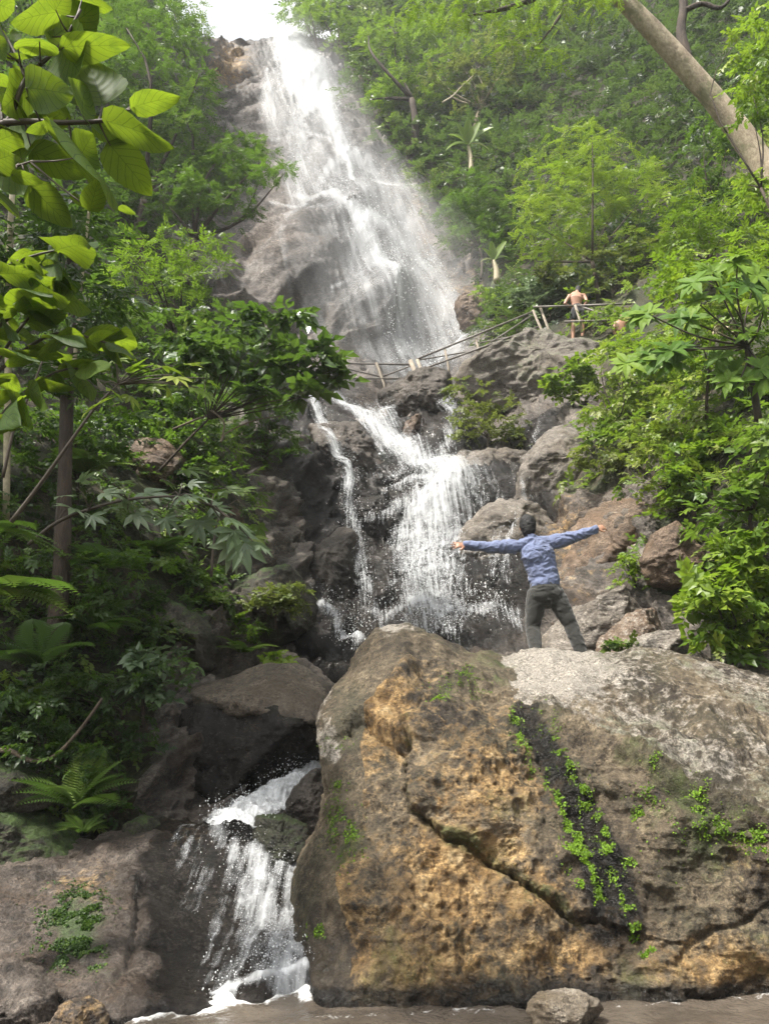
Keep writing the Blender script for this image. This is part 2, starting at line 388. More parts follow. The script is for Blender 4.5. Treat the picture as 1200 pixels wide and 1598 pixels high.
# ------------------------------------------------------------------ terrain depth: control points (pixel, pixel, metres ahead)
CP = [(-300, 1450, 6.6), (0, 1450, 6.8), (300, 1450, 7.6), (500, 1450, 8.2), (800, 1450, 8.4), (1200, 1450, 8.0), (1500, 1450, 7.4),
      (-300, 1250, 6.6), (0, 1280, 7.0), (200, 1240, 7.6), (350, 1200, 8.6), (480, 1150, 9.8), (530, 1060, 11.5), (650, 1010, 12.6), (800, 1015, 12.0), (1000, 1010, 10.5), (1200, 1010, 9.4), (1450, 1010, 8.2), (700, 1200, 9.5), (1100, 1200, 8.9),
      (-300, 1000, 6.9), (0, 1080, 7.3), (0, 900, 8.0), (160, 900, 9.2), (300, 1000, 10.2), (300, 880, 11.2), (400, 880, 12.4), (440, 960, 12.2), (-300, 700, 7.8), (0, 700, 9.2), (180, 700, 11.5), (330, 700, 14.2), (450, 720, 16.2), (450, 850, 14.4),
      (-300, 400, 10), (0, 500, 11.8), (0, 300, 15.5), (-300, 0, 15), (0, 0, 22), (0, -160, 26), (-400, -160, 17), (200, 600, 13.5), (200, 450, 17), (200, 300, 22), (250, 120, 31), (150, -160, 34),
      (540, 950, 13.5), (600, 860, 15.2), (650, 770, 17.0), (560, 700, 18.6), (560, 640, 20.6), (630, 640, 20.8), (700, 680, 19.0), (600, 605, 25.4), (690, 600, 25.0), (520, 600, 25.5), (450, 610, 24.5), (400, 640, 18),
      (560, 500, 28.2), (560, 400, 31.2), (480, 420, 30), (500, 250, 37), (460, 110, 44), (450, 62, 46.5), (340, 62, 46), (310, 200, 39), (300, 370, 31), (400, 500, 27.3), (360, 560, 24),
      (720, 560, 24.6), (760, 500, 25.6), (700, 430, 29.5), (770, 430, 28), (860, 560, 20.5), (850, 680, 17), (850, 800, 14.6), (760, 760, 16.2), (720, 880, 14.0), (780, 940, 13.0), (950, 700, 14.2), (1000, 850, 11.6), (900, 900, 12.4), (1080, 920, 10.3), (1200, 850, 8.8), (1450, 850, 7.2), (1200, 600, 10.8), (1450, 600, 8.6), (1060, 600, 14.4), (950, 520, 19.6), (1000, 450, 20.5),
      (1000, 300, 26.5), (1100, 380, 20), (1100, 180, 27), (1200, 300, 19), (1450, 300, 13), (820, 300, 32), (660, 250, 37.5), (600, 130, 42.5), (540, 62, 46.5), (750, 100, 42), (900, 20, 40), (900, 180, 34), (1200, 0, 32), (1200, -160, 36), (1500, -160, 20), (900, -160, 46), (600, -160, 52)]
DEPTH = TPS(CP)
def D(px, py): return DEPTH(px, py)

ROCK_A = [(300, 40), (460, 30), (505, 62), (548, 120), (600, 230), (640, 285), (690, 375), (740, 430), (775, 480), (780, 530), (700, 600), (640, 650), (470, 650), (430, 560), (370, 500), (250, 430), (262, 350), (360, 340), (380, 300), (320, 230), (300, 180)]
ROCK_B = [(430, 600), (720, 545), (930, 560), (960, 640), (905, 740), (900, 800), (1040, 760), (1040, 850), (1000, 900), (1110, 960), (1110, 1100), (800, 1500), (200, 1500), (200, 1290), (240, 1050), (380, 870), (410, 760)]
ROCK_C = [(370, 650), (420, 645), (480, 640), (480, 880), (400, 880), (375, 760)]

STEP = 3.0
gx = np.arange(-420, 1621, STEP); gy = np.arange(-160, 1501, STEP)
GX, GY = np.meshgrid(gx, gy)
wob = np.stack([GX, GY, 0 * GX], -1)
wx = GX + 26 * fbm(wob / 60, 3, seed=1); wy = GY + 26 * fbm(wob / 60, 3, seed=2)
inA = inside(ROCK_A, wx, wy); inB = inside(ROCK_B, wx, wy); inC = inside(ROCK_C, wx, wy)
# the cliff top: beyond the lip the ground runs back level
LIPY = 60 + 7 * fbm(np.stack([gx, 0 * gx, 0 * gx], -1) / 30, 3, seed=8)
DG = D(GX, GY)
def blur(a, k):
    for _ in range(3):
        p = np.pad(a, ((k, k), (0, 0)), 'edge'); c = np.cumsum(np.vstack([np.zeros((1, p.shape[1])), p]), 0); a = (c[2 * k + 1:] - c[:-2 * k - 1]) / (2 * k + 1)
        p = np.pad(a, ((0, 0), (k, k)), 'edge'); c = np.cumsum(np.hstack([np.zeros((p.shape[0], 1)), p]), 1); a = (c[:, 2 * k + 1:] - c[:, :-2 * k - 1]) / (2 * k + 1)
    return a
def gnormals(Pg):
    dx = np.gradient(Pg, axis=1); dy = np.gradient(Pg, axis=0)
    return nrm(np.cross(dy, dx)) * 1.0
BASE = P(GX, GY, DG)
BN = gnormals(BASE)
if (BN[..., 1] > 0).mean() > 0.5: BN = -BN
rockA = blur(inA.astype(float), 2); rockB = blur((inB | inC).astype(float), 2)
# rock relief: slabs tilted along the fracture direction, joints and lumps
ca, sa = math.cos(R(35)), math.sin(R(35))
q = BASE.copy(); qa = np.stack([q[..., 0] * ca + q[..., 2] * sa, q[..., 1], -q[..., 0] * sa + q[..., 2] * ca], -1)
dispA = 1.3 * fbm(qa / np.array([5.5, 6, 3.0]), 6, 0.5, seed=3) + 0.5 * ridge(qa / np.array([3.4, 3, 1.1]), 4, seed=4) + 0.2 * fbm(qa / np.array([0.9, .9, 0.3]), 4, 0.6, seed=5) + 0.34 * ridge(qa / np.array([2.2, 2, 0.55]), 3, seed=15)
hump = 0.8 * np.exp(-(((GX - 560) / 55) ** 2 + ((GY - 345) / 75) ** 2)) + 0.9 * np.exp(-(((GX - 470) / 60) ** 2 + ((GY - 420) / 60) ** 2)) + 1.2 * np.exp(-(((GX - 600) / 50) ** 2 + ((GY - 480) / 60) ** 2))
dispB = 0.16 * ridge(qa / np.array([.5, .5, .22]), 3, seed=17) + 0.10 * fbm(qa / .3, 3, .6, seed=18) + 0.55 * fbm(qa / np.array([1.9, 2, 1.3]), 6, 0.52, seed=6) + 0.35 * ridge(qa / np.array([1.3, 1.3, 0.55]), 4, seed=7)
soil = 0.5 * fbm(BASE / 3.0, 5, seed=9)
disp = rockA * (dispA + hump - 0.3) + (1 - rockA) * (rockB * dispB + (1 - rockB) * soil)
TER = BASE + BN * disp[..., None]
lipmask = (GX > 255) & (GX < 560)
over = GY < LIPY[None]
hide = over & lipmask & (GX > 262) & (GX < 545)
nr, nc = GX.shape
fk = ~(hide[:-1, :-1] | hide[1:, 1:] | hide[:-1, 1:] | hide[1:, :-1])
isrock = inA & (GY > 20)
fr = isrock[:-1, :-1] | ((GY[:-1, :-1] < 120) & lipmask[:-1, :-1])
M['cliff'] = rock_mat('cliff_rock', (0.085, 0.076, 0.070), (0.20, 0.178, 0.162), (0.36, 0.325, 0.298), (0.21, 0.165, 0.13), scale=0.35, rough=0.6, bump=0.8, stretch=(1, 1, 1.9), rot=(0, R(-35), 0), speck=0.1)
M['gully'] = rock_mat('gully_rock', (0.045, 0.038, 0.032), (0.125, 0.107, 0.090), (0.25, 0.215, 0.18), (0.10, 0.07, 0.048), moss=0.12, scale=0.9, rough=0.5, bump=0.7, stretch=(1, 1, 1.6), rot=(0, R(-30), 0), speck=0.15)
def soil_mat():
    m = rock_mat('hillside_soil', (0.018, 0.017, 0.009), (0.045, 0.04, 0.022), (0.10, 0.078, 0.05), (0.03, 0.05, 0.014), moss=0.5, scale=0.7, rough=0.85, bump=0.8, speck=0.0)
    return m
M['soil'] = soil_mat()
def sub_grid(name, keep, mat, **at):
    f = grid_faces(nr, nc, keep); used = np.unique(f); mp = np.full(nr * nc, -1); mp[used] = np.arange(len(used))
    return mesh(name, TER.reshape(-1, 3)[used], mp[f], mat, attrs={k: v.ravel()[used] for k, v in at.items()})
wetA = np.clip(np.exp(-(segdist([(450, 60), (500, 200), (540, 350), (600, 450), (650, 560)], GX, GY)[0] / 90) ** 2) * 0.7 + 0.35 * np.exp(-((GX - 470) / 60) ** 2 - ((GY - 480) / 60) ** 2), 0, 1)
ocA = np.clip(0.75 * np.exp(-((GX - 360) / 40) ** 2 - ((GY - 100) / 35) ** 2) + 0.5 * np.exp(-((GX - 735) / 45) ** 2 - ((GY - 455) / 50) ** 2) + 0.35 * np.exp(-((GX - 660) / 30) ** 2 - ((GY - 340) / 80) ** 2), 0, 1)
wetB = np.clip(1.2 * np.exp(-(segdist([(560, 640), (700, 780), (660, 1000)], GX, GY)[0] / 110) ** 2) + np.exp(-(segdist([(480, 650), (540, 850), (510, 1050)], GX, GY)[0] / 70) ** 2) + 0.8 * np.exp(-(segdist([(850, 680), (840, 800), (800, 980)], GX, GY)[0] / 45) ** 2), 0, 1)
ocB = np.clip(0.5 * np.exp(-((GX - 900) / 60) ** 2 - ((GY - 870) / 70) ** 2), 0, 1)
tag(sub_grid('cliff', fk & fr, M['cliff'], wet=wetA, ochre=ocA), kind='structure', label='tall pale brown cliff under the upper waterfall', cat='cliff')
gul = (inB | inC)[:-1, :-1] & ~fr
tag(sub_grid('gully_terrain', fk & gul, M['gully'], wet=wetB, ochre=ocB), kind='structure', label='dark rocky stream gully beneath the lower falls', cat='terrain')
tag(sub_grid('hillside_terrain', fk & ~fr & ~gul, M['soil']), kind='structure', label='overgrown earth slopes either side of the falls', cat='terrain')
# level ground behind the cliff lip
cols = np.where((gx > 255) & (gx < 560))[0]
lip = np.array([TER[np.argmax(GY[:, c] >= LIPY[c]) + 1, c] for c in cols])
rows = [lip + np.array([0, -0.05, -0.1])]
for k, (b, h) in enumerate(((0.7, 0.25), (2, 0.2), (5, -.2), (10, -1))):
    rows.append(lip + np.array([0, b, h]) + np.stack([0 * lip[:, 0], 0 * lip[:, 0], 0.25 * fbm(lip / 1.2 + k, 3)], -1))
Vt = np.array(rows)
tag(mesh('cliff_top_terrain', Vt.reshape(-1, 3), grid_faces(len(rows), len(cols)), M['cliff']), kind='structure', label='level rock ledge at the top of the waterfall', cat='terrain')

# ground sheet under everything, and the pool
gs = 62; gv = np.array([[-gs, -30, -0.8], [gs, -30, -0.8], [gs, 75, -0.8], [-gs, 75, -0.8]])
tag(mesh('ground', gv, np.array([[0, 1, 2, 3]]), M['soil']), kind='structure', label='muddy ground under the pool and slopes', cat='ground')
def pool_mat():
    m, n = newmat('murky_water'); tc = n.nodes.new('ShaderNodeTexCoord')
    a = noise_node(n, tc.outputs['Object'], 2.2, 6, 0.6, 0.4); b = noise_node(n, tc.outputs['Object'], 14, 4, 0.6, 0.6)
    col = ramp(n, a, [(0.35, (0.055, 0.045, 0.035)), (0.65, (0.115, 0.095, 0.075))])
    f = attr(n, 'foam'); fn = noise_node(n, tc.outputs['Object'], 9, 9, 0.72, 0.5)
    fm = maprange(n, mathn(n, 'ADD', f, mathn(n, 'MULTIPLY', mathn(n, 'SUBTRACT', fn, 0.5), 1.7)), 0.4, 0.7)
    fm = mathn(n, 'MULTIPLY', fm, maprange(n, f, 0.02, 0.15))
    col = mixc(n, fm, col, (0.8, 0.8, 0.78))
    ps = n.nodes.new('ShaderNodeBsdfPrincipled'); n.links.new(col, ps.inputs['Base Color'])
    n.links.new(maprange(n, fm, 0, 1, 0.05, 0.6), ps.inputs['Roughness'])
    bp = n.nodes.new('ShaderNodeBump'); bp.inputs['Strength'].default_value = 0.5; bp.inputs['Distance'].default_value = 0.03
    n.links.new(mathn(n, 'ADD', b, mathn(n, 'MULTIPLY', a, 0.5)), bp.inputs['Height']); n.links.new(bp.outputs[0], ps.inputs['Normal'])
    o = n.nodes.new('ShaderNodeOutputMaterial'); n.links.new(ps.outputs[0], o.inputs[0]); return m
px_, py_ = np.meshgrid(np.linspace(-5, 5, 260), np.linspace(-2.5, 6.8, 240))
pz = 0.012 * fbm(np.stack([px_ * 3, py_ * 3, 0 * px_], -1), 4) + 0.02 * fbm(np.stack([px_, py_, 0 * px_], -1), 2, seed=3)
ppx, ppy, _ = proj(np.stack([px_, np.maximum(py_, 2), pz], -1))
foam = np.exp(-(segdist([(160, 1585), (300, 1572), (400, 1553), (465, 1540), (480, 1548)], ppx, ppy)[0] / 15) ** 2) * 1.25 + 0.35 * np.exp(-(segdist([(480, 1592), (700, 1580), (950, 1572), (1250, 1552)], ppx, ppy)[0] / 6) ** 2)
foam *= (py_ > 3.5)
pv = np.stack([px_, py_, pz + 0.05 * foam * (0.5 + fbm(np.stack([px_ * 9, py_ * 9, 0 * px_], -1), 3))], -1)
tag(mesh('pool_water', pv.reshape(-1, 3), grid_faces(240, 260), pool_mat(), attrs=dict(foam=foam)), kind='structure', label='murky brown pool of water at the foot of the falls', cat='water')

# ------------------------------------------------------------------ boulders with their own outline, distance and thickness
def relief_boulder(name, poly, ctrl, back, label, mat, n_ang=640, n_ring=200, dispf=None, center=None, maskf=None, group=None, edge=0.25):
    poly = np.array(poly, float); c = np.array(center if center is not None else poly.mean(0))
    ang = np.linspace(0, 2 * np.pi, n_ang, endpoint=False)
    d = poly - c; pa = np.arctan2(d[:, 1], d[:, 0]); pr = np.hypot(d[:, 0], d[:, 1])
    # radius of the outline in each direction by ray / edge intersection
    rad = np.full(n_ang, 0.0); ux, uy = np.cos(ang), np.sin(ang)
    for k in range(len(poly)):
        a = d[k]; b = d[(k + 1) % len(poly)]; e = b - a
        den = ux * e[1] - uy * e[0]; den = np.where(abs(den) < 1e-9, 1e-9, den)
        t = (a[0] * e[1] - a[1] * e[0]) / den; s = (a[0] * uy - a[1] * ux) / den
        ok = (t > 0) & (s >= -1e-6) & (s <= 1 + 1e-6); rad = np.where(ok, np.maximum(rad, t), rad)
    rad = np.convolve(np.r_[rad[-3:], rad, rad[:3]], np.ones(7) / 7, 'valid')
    dp = TPS(ctrl, lam=1e-3)
    rho = np.linspace(0, 1, n_ring) ** 0.8
    PX = c[0] + rho[:, None] * rad[None] * ux; PY = c[1] + rho[:, None] * rad[None] * uy
    Yf = dp(PX, PY) + edge * np.clip((rho[:, None] - 0.9) / 0.1, 0, 1) ** 2.5
    V = P(PX, PY, Yf)
    nb = 26; tb = np.linspace(0, 1, nb + 1)[1:]
    E = V[-1]; cen = E.mean(0)
    rowsb = []
    for t in tb:                                   # the far side: the outline carried back and closed
        s = (1 - t ** 4) ** 0.5 if t < 1 else 0.0
        q = E.copy(); q[:, 0] = cen[0] + (E[:, 0] - cen[0]) * (0.15 + 0.85 * s); q[:, 2] = cen[2] + (E[:, 2] - cen[2]) * (s if t > 0.8 else max(s, 0.0))
        q[:, 1] = E[:, 1] + back * t + (cen[1] - E[:, 1]) * t * t
        rowsb.append(q)
    V = np.concatenate([V, np.array(rowsb)], 0)
    PXa = np.concatenate([PX, np.repeat(PX[-1:], nb, 0)]); PYa = np.concatenate([PY, np.repeat(PY[-1:], nb, 0)])
    N = np.cross(np.roll(V, -1, 1) - np.roll(V, 1, 1), np.gradient(V, axis=0)); N[0] = N[1]; N = nrm(N)
    if N[n_ring // 2].mean(0)[1] > 0: N = -N
    if dispf is not None:
        V = V + N * dispf(V, PXa, PYa)[..., None]
    at = maskf(V, PXa, PYa) if maskf else {}
    nrow = V.shape[0]; f = grid_faces(nrow, n_ang, wrap=True)
    if True: f = f[:, ::-1]
    o = mesh(name, V.reshape(-1, 3), f, mat, attrs=at)
    tag(o, label, 'boulder' if 'stone' not in name else 'stone', group)
    return o, V, N, PXa, PYa

# --- the big ochre boulder
M['hero'] = rock_mat('ochre_boulder_rock', (0.04, 0.030, 0.020), (0.125, 0.096, 0.060), (0.27, 0.215, 0.140), (0.065, 0.06, 0.034), moss=0.0, scale=1.5, rough=0.66, bump=1.0, speck=0.6, mosscol=(0.06, 0.075, 0.02))
HERO = [(566, 1000), (584, 980), (620, 975), (652, 985), (690, 1003), (722, 1020), (760, 1024), (792, 1030), (818, 1018), (850, 1014), (900, 1017), (930, 1021), (960, 1019), (1000, 1010), (1060, 1018), (1130, 1030), (1200, 1052), (1330, 1100), (1450, 1190), (1520, 1330), (1500, 1640), (1100, 1660), (800, 1660), (560, 1650), (480, 1635), (475, 1575), (478, 1530), (468, 1480), (464, 1440), (461, 1390), (474, 1340), (500, 1290), (513, 1240), (506, 1180), (498, 1120), (510, 1078), (545, 1035)]
HC = [(475, 1580, 4.7), (600, 1582, 4.6), (820, 1570, 4.68), (1000, 1563, 4.75), (1200, 1555, 4.82), (1450, 1560, 5.0), (500, 1650, 4.8), (900, 1650, 4.8), (1300, 1650, 4.9),
      (466, 1440, 5.3), (500, 1300, 5.6), (502, 1140, 6.15), (548, 1040, 6.6), (590, 985, 6.9), (700, 1010, 7.1), (790, 1035, 7.1), (600, 1050, 6.35), (590, 1130, 6.0), (560, 1230, 5.6), (540, 1400, 4.98), (560, 1500, 4.78),
      (700, 1480, 4.85), (700, 1400, 5.0), (660, 1300, 5.25), (700, 1220, 5.35), (700, 1110, 5.9), (760, 1100, 6.1), (800, 1098, 6.05), (850, 1108, 5.95), (930, 1140, 5.65), (1000, 1170, 5.4), (1100, 1215, 5.1), (1200, 1270, 4.86), (1350, 1320, 4.8),
      (850, 1020, 7.25), (900, 1055, 6.7), (960, 1025, 7.2), (1060, 1025, 7.15), (1050, 1110, 6.15), (1200, 1060, 6.9), (1200, 1160, 5.8), (1350, 1130, 6.6), (1450, 1200, 6.4),
      (850, 1200, 5.52), (850, 1320, 5.2), (850, 1430, 4.98), (950, 1250, 5.35), (1000, 1330, 5.1), (1000, 1450, 4.9), (1150, 1350, 4.92), (1200, 1450, 4.84), (1400, 1450, 4.95)]
CR1 = [(690, 1085), (655, 1120), (642, 1160), (636, 1215), (645, 1265), (690, 1305), (760, 1335), (800, 1365), (850, 1400), (890, 1430), (930, 1440)]
CR2 = [(545, 1140), (565, 1130), (590, 1145), (615, 1165), (642, 1165)]
CR3 = [(790, 1098), (850, 1108), (930, 1142), (1000, 1172), (1100, 1216), (1200, 1270), (1350, 1330)]
CR4 = [(1060, 1500), (1085, 1470), (1110, 1450), (1160, 1440), (1200, 1420)]
STREAK = [(820, 1118), (850, 1160), (880, 1215), (905, 1270), (930, 1330), (950, 1390), (965, 1440), (985, 1480)]
def hero_disp(V, px, py):
    q = V
    d = 0.03 - 0.16 * np.abs(fbm(q / 0.75, 3, .5, seed=95)) - 0.06 * np.abs(fbm(q / .25, 3, .5, seed=96)) + 0.075 * fbm(q / 0.8, 4, 0.5, seed=21) + 0.075 * fbm(q / 0.22, 4, 0.62, seed=22) + 0.028 * ridge(q / np.array([.36, .36, .24]), 3, seed=33) + 0.024 * ridge(q / np.array([.16, .16, .1]), 3, seed=23) + 0.010 * fbm(q / 0.035, 3, 0.6, seed=31)
    fade = np.ones(px.shape); fade[200:] = 0.6
    jx = px + 9 * fbm(q / 0.12, 3, seed=24) + 5 * fbm(q / .035, 2, seed=97); jy = py + 9 * fbm(q / 0.12, 3, seed=25)
    s, t, side = segdist(CR1, jx, jy)
    up = np.where(side < 0, 1.0, 0.0)           # the mass above the joint stands proud
    d = d + 0.06 * up * np.exp(-(s / 120) ** 2) - 0.042 * np.exp(-(s / 5) ** 2) - 0.02 * (1 - up) * np.exp(-(s / 40) ** 2)
    s, t, side = segdist(CR2, jx, jy); d = d - 0.11 * np.exp(-(s / 8) ** 2) + 0.05 * np.where(side < 0, 1, 0) * np.exp(-(s / 45) ** 2)
    s, t, side = segdist(CR3, jx, jy); d = d + 0.05 * np.exp(-(s / 14) ** 2) - 0.05 * np.where(side > 0, 1, 0) * np.exp(-((s - 25) / 25) ** 2)
    s, t, side = segdist(CR4, jx, jy); d = d - 0.03 * np.exp(-(s / 6) ** 2)
    s, t, side = segdist(STREAK, jx, jy); d = d - 0.05 * np.exp(-(s / 22) ** 2)
    for bx, by, w_, a in ((530, 1200, 40, .04), (575, 1250, 32, .06), (610, 1110, 50, .06), (655, 1040, 55, .06), (690, 1050, 22, .05), (740, 1075, 30, .05)):
        d = d + a * np.exp(-((jx - bx) ** 2 + (jy - by) ** 2) / w_ ** 2)
    return d * fade
def hero_mask(V, px, py):
    n1 = fbm(V / 0.5, 4, seed=26); wxp = px + 28 * n1; wyp = py + 28 * fbm(V / 0.5, 4, seed=27)
    oc = np.zeros(px.shape)
    for bx, by, sx, sy, a in ((600, 1120, 75, 70, .8), (540, 1210, 60, 70, .75), (760, 1230, 110, 90, .7), (720, 1340, 120, 70, .95), (690, 1400, 110, 90, .8), (860, 1480, 170, 50, .7), (1150, 1510, 170, 45, .85), (590, 1060, 60, 60, .5), (820, 1400, 90, 50, .75), (650, 1500, 160, 80, .7), (520, 1400, 70, 140, .65), (760, 1120, 60, 30, .35), (1150, 1330, 60, 40, .3)):
        oc = np.maximum(oc, a * np.exp(-((wxp - bx) / sx) ** 2 - ((wyp - by) / sy) ** 2))
    oc[200:] = 0
    top = smooth(4, -6, segdist(CR3, px, py)[2] * segdist(CR3, px, py)[0])
    above = (segdist(CR3, px + 14 * n1, py + 12 * n1)[2] < 0) & (px + 40 * n1 + 25 * fbm(V / .12, 3, seed=93) > 795)
    pale = np.where(above, 0.40 + 0.55 * np.exp(-((px - 855) / 75) ** 2 - ((py - 1060) / 42) ** 2) + 0.25 * n1, 0.0)
    pale = np.maximum(pale, 0.7 * np.exp(-((wxp - 610) / 50) ** 2 - ((wyp - 985) / 16) ** 2)); pale = np.maximum(pale, 0.5 * np.exp(-(segdist([(512, 1085), (506, 1130), (520, 1180)], wxp, wyp)[0] / 14) ** 2))
    s, t, _ = segdist(STREAK, px + 10 * fbm(V / .1, 3, seed=28), py)
    wet = 1.25 * np.exp(-(s / (19 + 28 * t)) ** 4) * smooth(1.0, .7, t) + 0.5 * np.exp(-(s / 60) ** 2) * smooth(0.5, 1.0, t)
    zz = V[..., 2]; wet = np.maximum(wet, smooth(0.16, 0.02, zz + 0.06 * n1) * 0.9)
    wet = np.maximum(wet, 0.55 * np.exp(-((wxp - 500) / 70) ** 2 - ((wyp - 1500) / 60) ** 2))
    wet = np.maximum(wet, 0.42 * np.exp(-((wxp - 600) / 90) ** 2 - ((wyp - 1380) / 40) ** 2)); wet = np.where(above, 0, wet)
    cr = np.exp(-(segdist(CR1, px, py)[0] / 16) ** 2)
    moss = 0.55 * np.exp(-((wxp - 740) / 70) ** 2 - ((wyp - 1010) / 22) ** 2) + 0.5 * np.exp(-((wxp - 780) / 60) ** 2 - ((wyp - 1045) / 18) ** 2) + 0.42 * np.where(above, 1, 0) * (0.75 + n1) * smooth(870, 960, px)
    moss = moss + (0.30 * smooth(.05, .4, fbm(V / .3, 4, seed=92)) + 0.28 * smooth(880, 1050, wxp) * smooth(-.2, .3, fbm(V / .35, 4, seed=94))) * ~above + 0.5 * np.exp(-((wxp - 540) / 30) ** 2 - ((wyp - 1320) / 60) ** 2) + 0.35 * np.exp(-((wxp - 1100) / 160) ** 2 - ((wyp - 1290) / 80) ** 2) + 0.4 * np.exp(-((wxp - 720) / 60) ** 2 - ((wyp - 1080) / 30) ** 2) + 0.4 * cr + 0.22 * np.exp(-((wxp - 560) / 90) ** 2 - ((wyp - 1480) / 90) ** 2)
    return dict(ochre=oc, pale=np.clip(pale, 0, 1), wet=np.clip(wet, 0, 1), moss=np.clip(moss, 0, 1))
hero, HV, HN, HPX, HPY = relief_boulder('boulder', HERO, HC, 2.9, 'huge ochre and grey boulder in the pool, the man in blue standing on it', M['hero'], n_ang=900, n_ring=260, dispf=hero_disp, center=(850, 1290), maskf=hero_mask)

# --- the slab the last slide of water runs over
M['slab'] = rock_mat('slab_rock', (0.050, 0.041, 0.034), (0.128, 0.104, 0.086), (0.26, 0.22, 0.185), (0.10, 0.070, 0.050), moss=0.0, scale=1.6, rough=0.5, bump=0.9, speck=0.7, mosscol=(0.06, 0.10, 0.03))
SLAB = [(-300, 1460), (-120, 1385), (0, 1352), (60, 1338), (115, 1322), (180, 1302), (235, 1290), (300, 1290), (380, 1290), (430, 1315), (470, 1330), (520, 1340), (560, 1480), (540, 1620), (460, 1640), (200, 1660), (-300, 1690)]
SC = [(-300, 1600, 4.55), (0, 1600, 4.5), (180, 1595, 4.48), (300, 1580, 4.58), (400, 1560, 4.75), (460, 1540, 4.95), (560, 1540, 5.0), (-300, 1480, 5.6), (0, 1358, 6.1), (120, 1328, 6.35), (240, 1294, 6.6), (330, 1294, 6.6), (400, 1300, 6.6), (480, 1340, 6.5), (100, 1450, 5.35), (220, 1420, 5.6), (240, 1500, 5.0), (330, 1420, 5.75), (330, 1500, 5.2), (410, 1400, 6.0), (440, 1470, 5.5), (20, 1520, 4.95), (130, 1540, 4.8), (500, 1440, 5.8), (200, 1660, 4.75), (500, 1650, 5.1), (350, 1625, 4.9), (420, 1590, 4.85), (460, 1570, 5.0)]
def slab_disp(V, px, py):
    d = 0.09 * fbm(V / 0.7, 4, 0.5, seed=41) + 0.045 * fbm(V / 0.2, 4, 0.6, seed=42) + 0.02 * ridge(V / np.array([.2, .2, .12]), 3, seed=43) + 0.009 * fbm(V / 0.04, 3, seed=44)
    s, t, side = segdist([(225, 1380), (215, 1440), (205, 1500), (150, 1560), (130, 1590)], px + 8 * fbm(V / .1, 3), py); d = d - 0.05 * np.exp(-(s / 7) ** 2)
    s, t, side = segdist([(120, 1322), (90, 1350), (70, 1348)], px, py); d = d - 0.05 * np.exp(-(s / 9) ** 2)
    return d
def slab_mask(V, px, py):
    n1 = fbm(V / 0.35, 4, seed=45)
    wet = np.maximum(smooth(190, 270, px + 60 * n1) * 0.8, .22 + .3 * n1)
    wet = np.maximum(wet, smooth(0.1, 0.0, V[..., 2] + 0.06 * n1) * .8)
    moss = 0.85 * np.exp(-((px - 120) / 55) ** 2 - ((py - 1455) / 55) ** 2) + 0.4 * np.exp(-((px - 170) / 50) ** 2 - ((py - 1530) / 35) ** 2)
    return dict(wet=wet, moss=moss, pale=np.clip(0.16 * np.exp(-((px - 60) / 130) ** 2 - ((py - 1400) / 60) ** 2), 0, 1), ochre=0.45 * np.exp(-((px - 130) / 60) ** 2 - ((py - 1385) / 35) ** 2) + 0.4 * np.exp(-((px - 280) / 60) ** 2 - ((py - 1300) / 20) ** 2))
slab, SV, SN, SPX, SPY = relief_boulder('boulder', SLAB, SC, 1.3, 'broad brown rock slab with the last slide of white water running over its right side', M['slab'], n_ang=800, n_ring=220, dispf=slab_disp, center=(140, 1460), maskf=slab_mask)

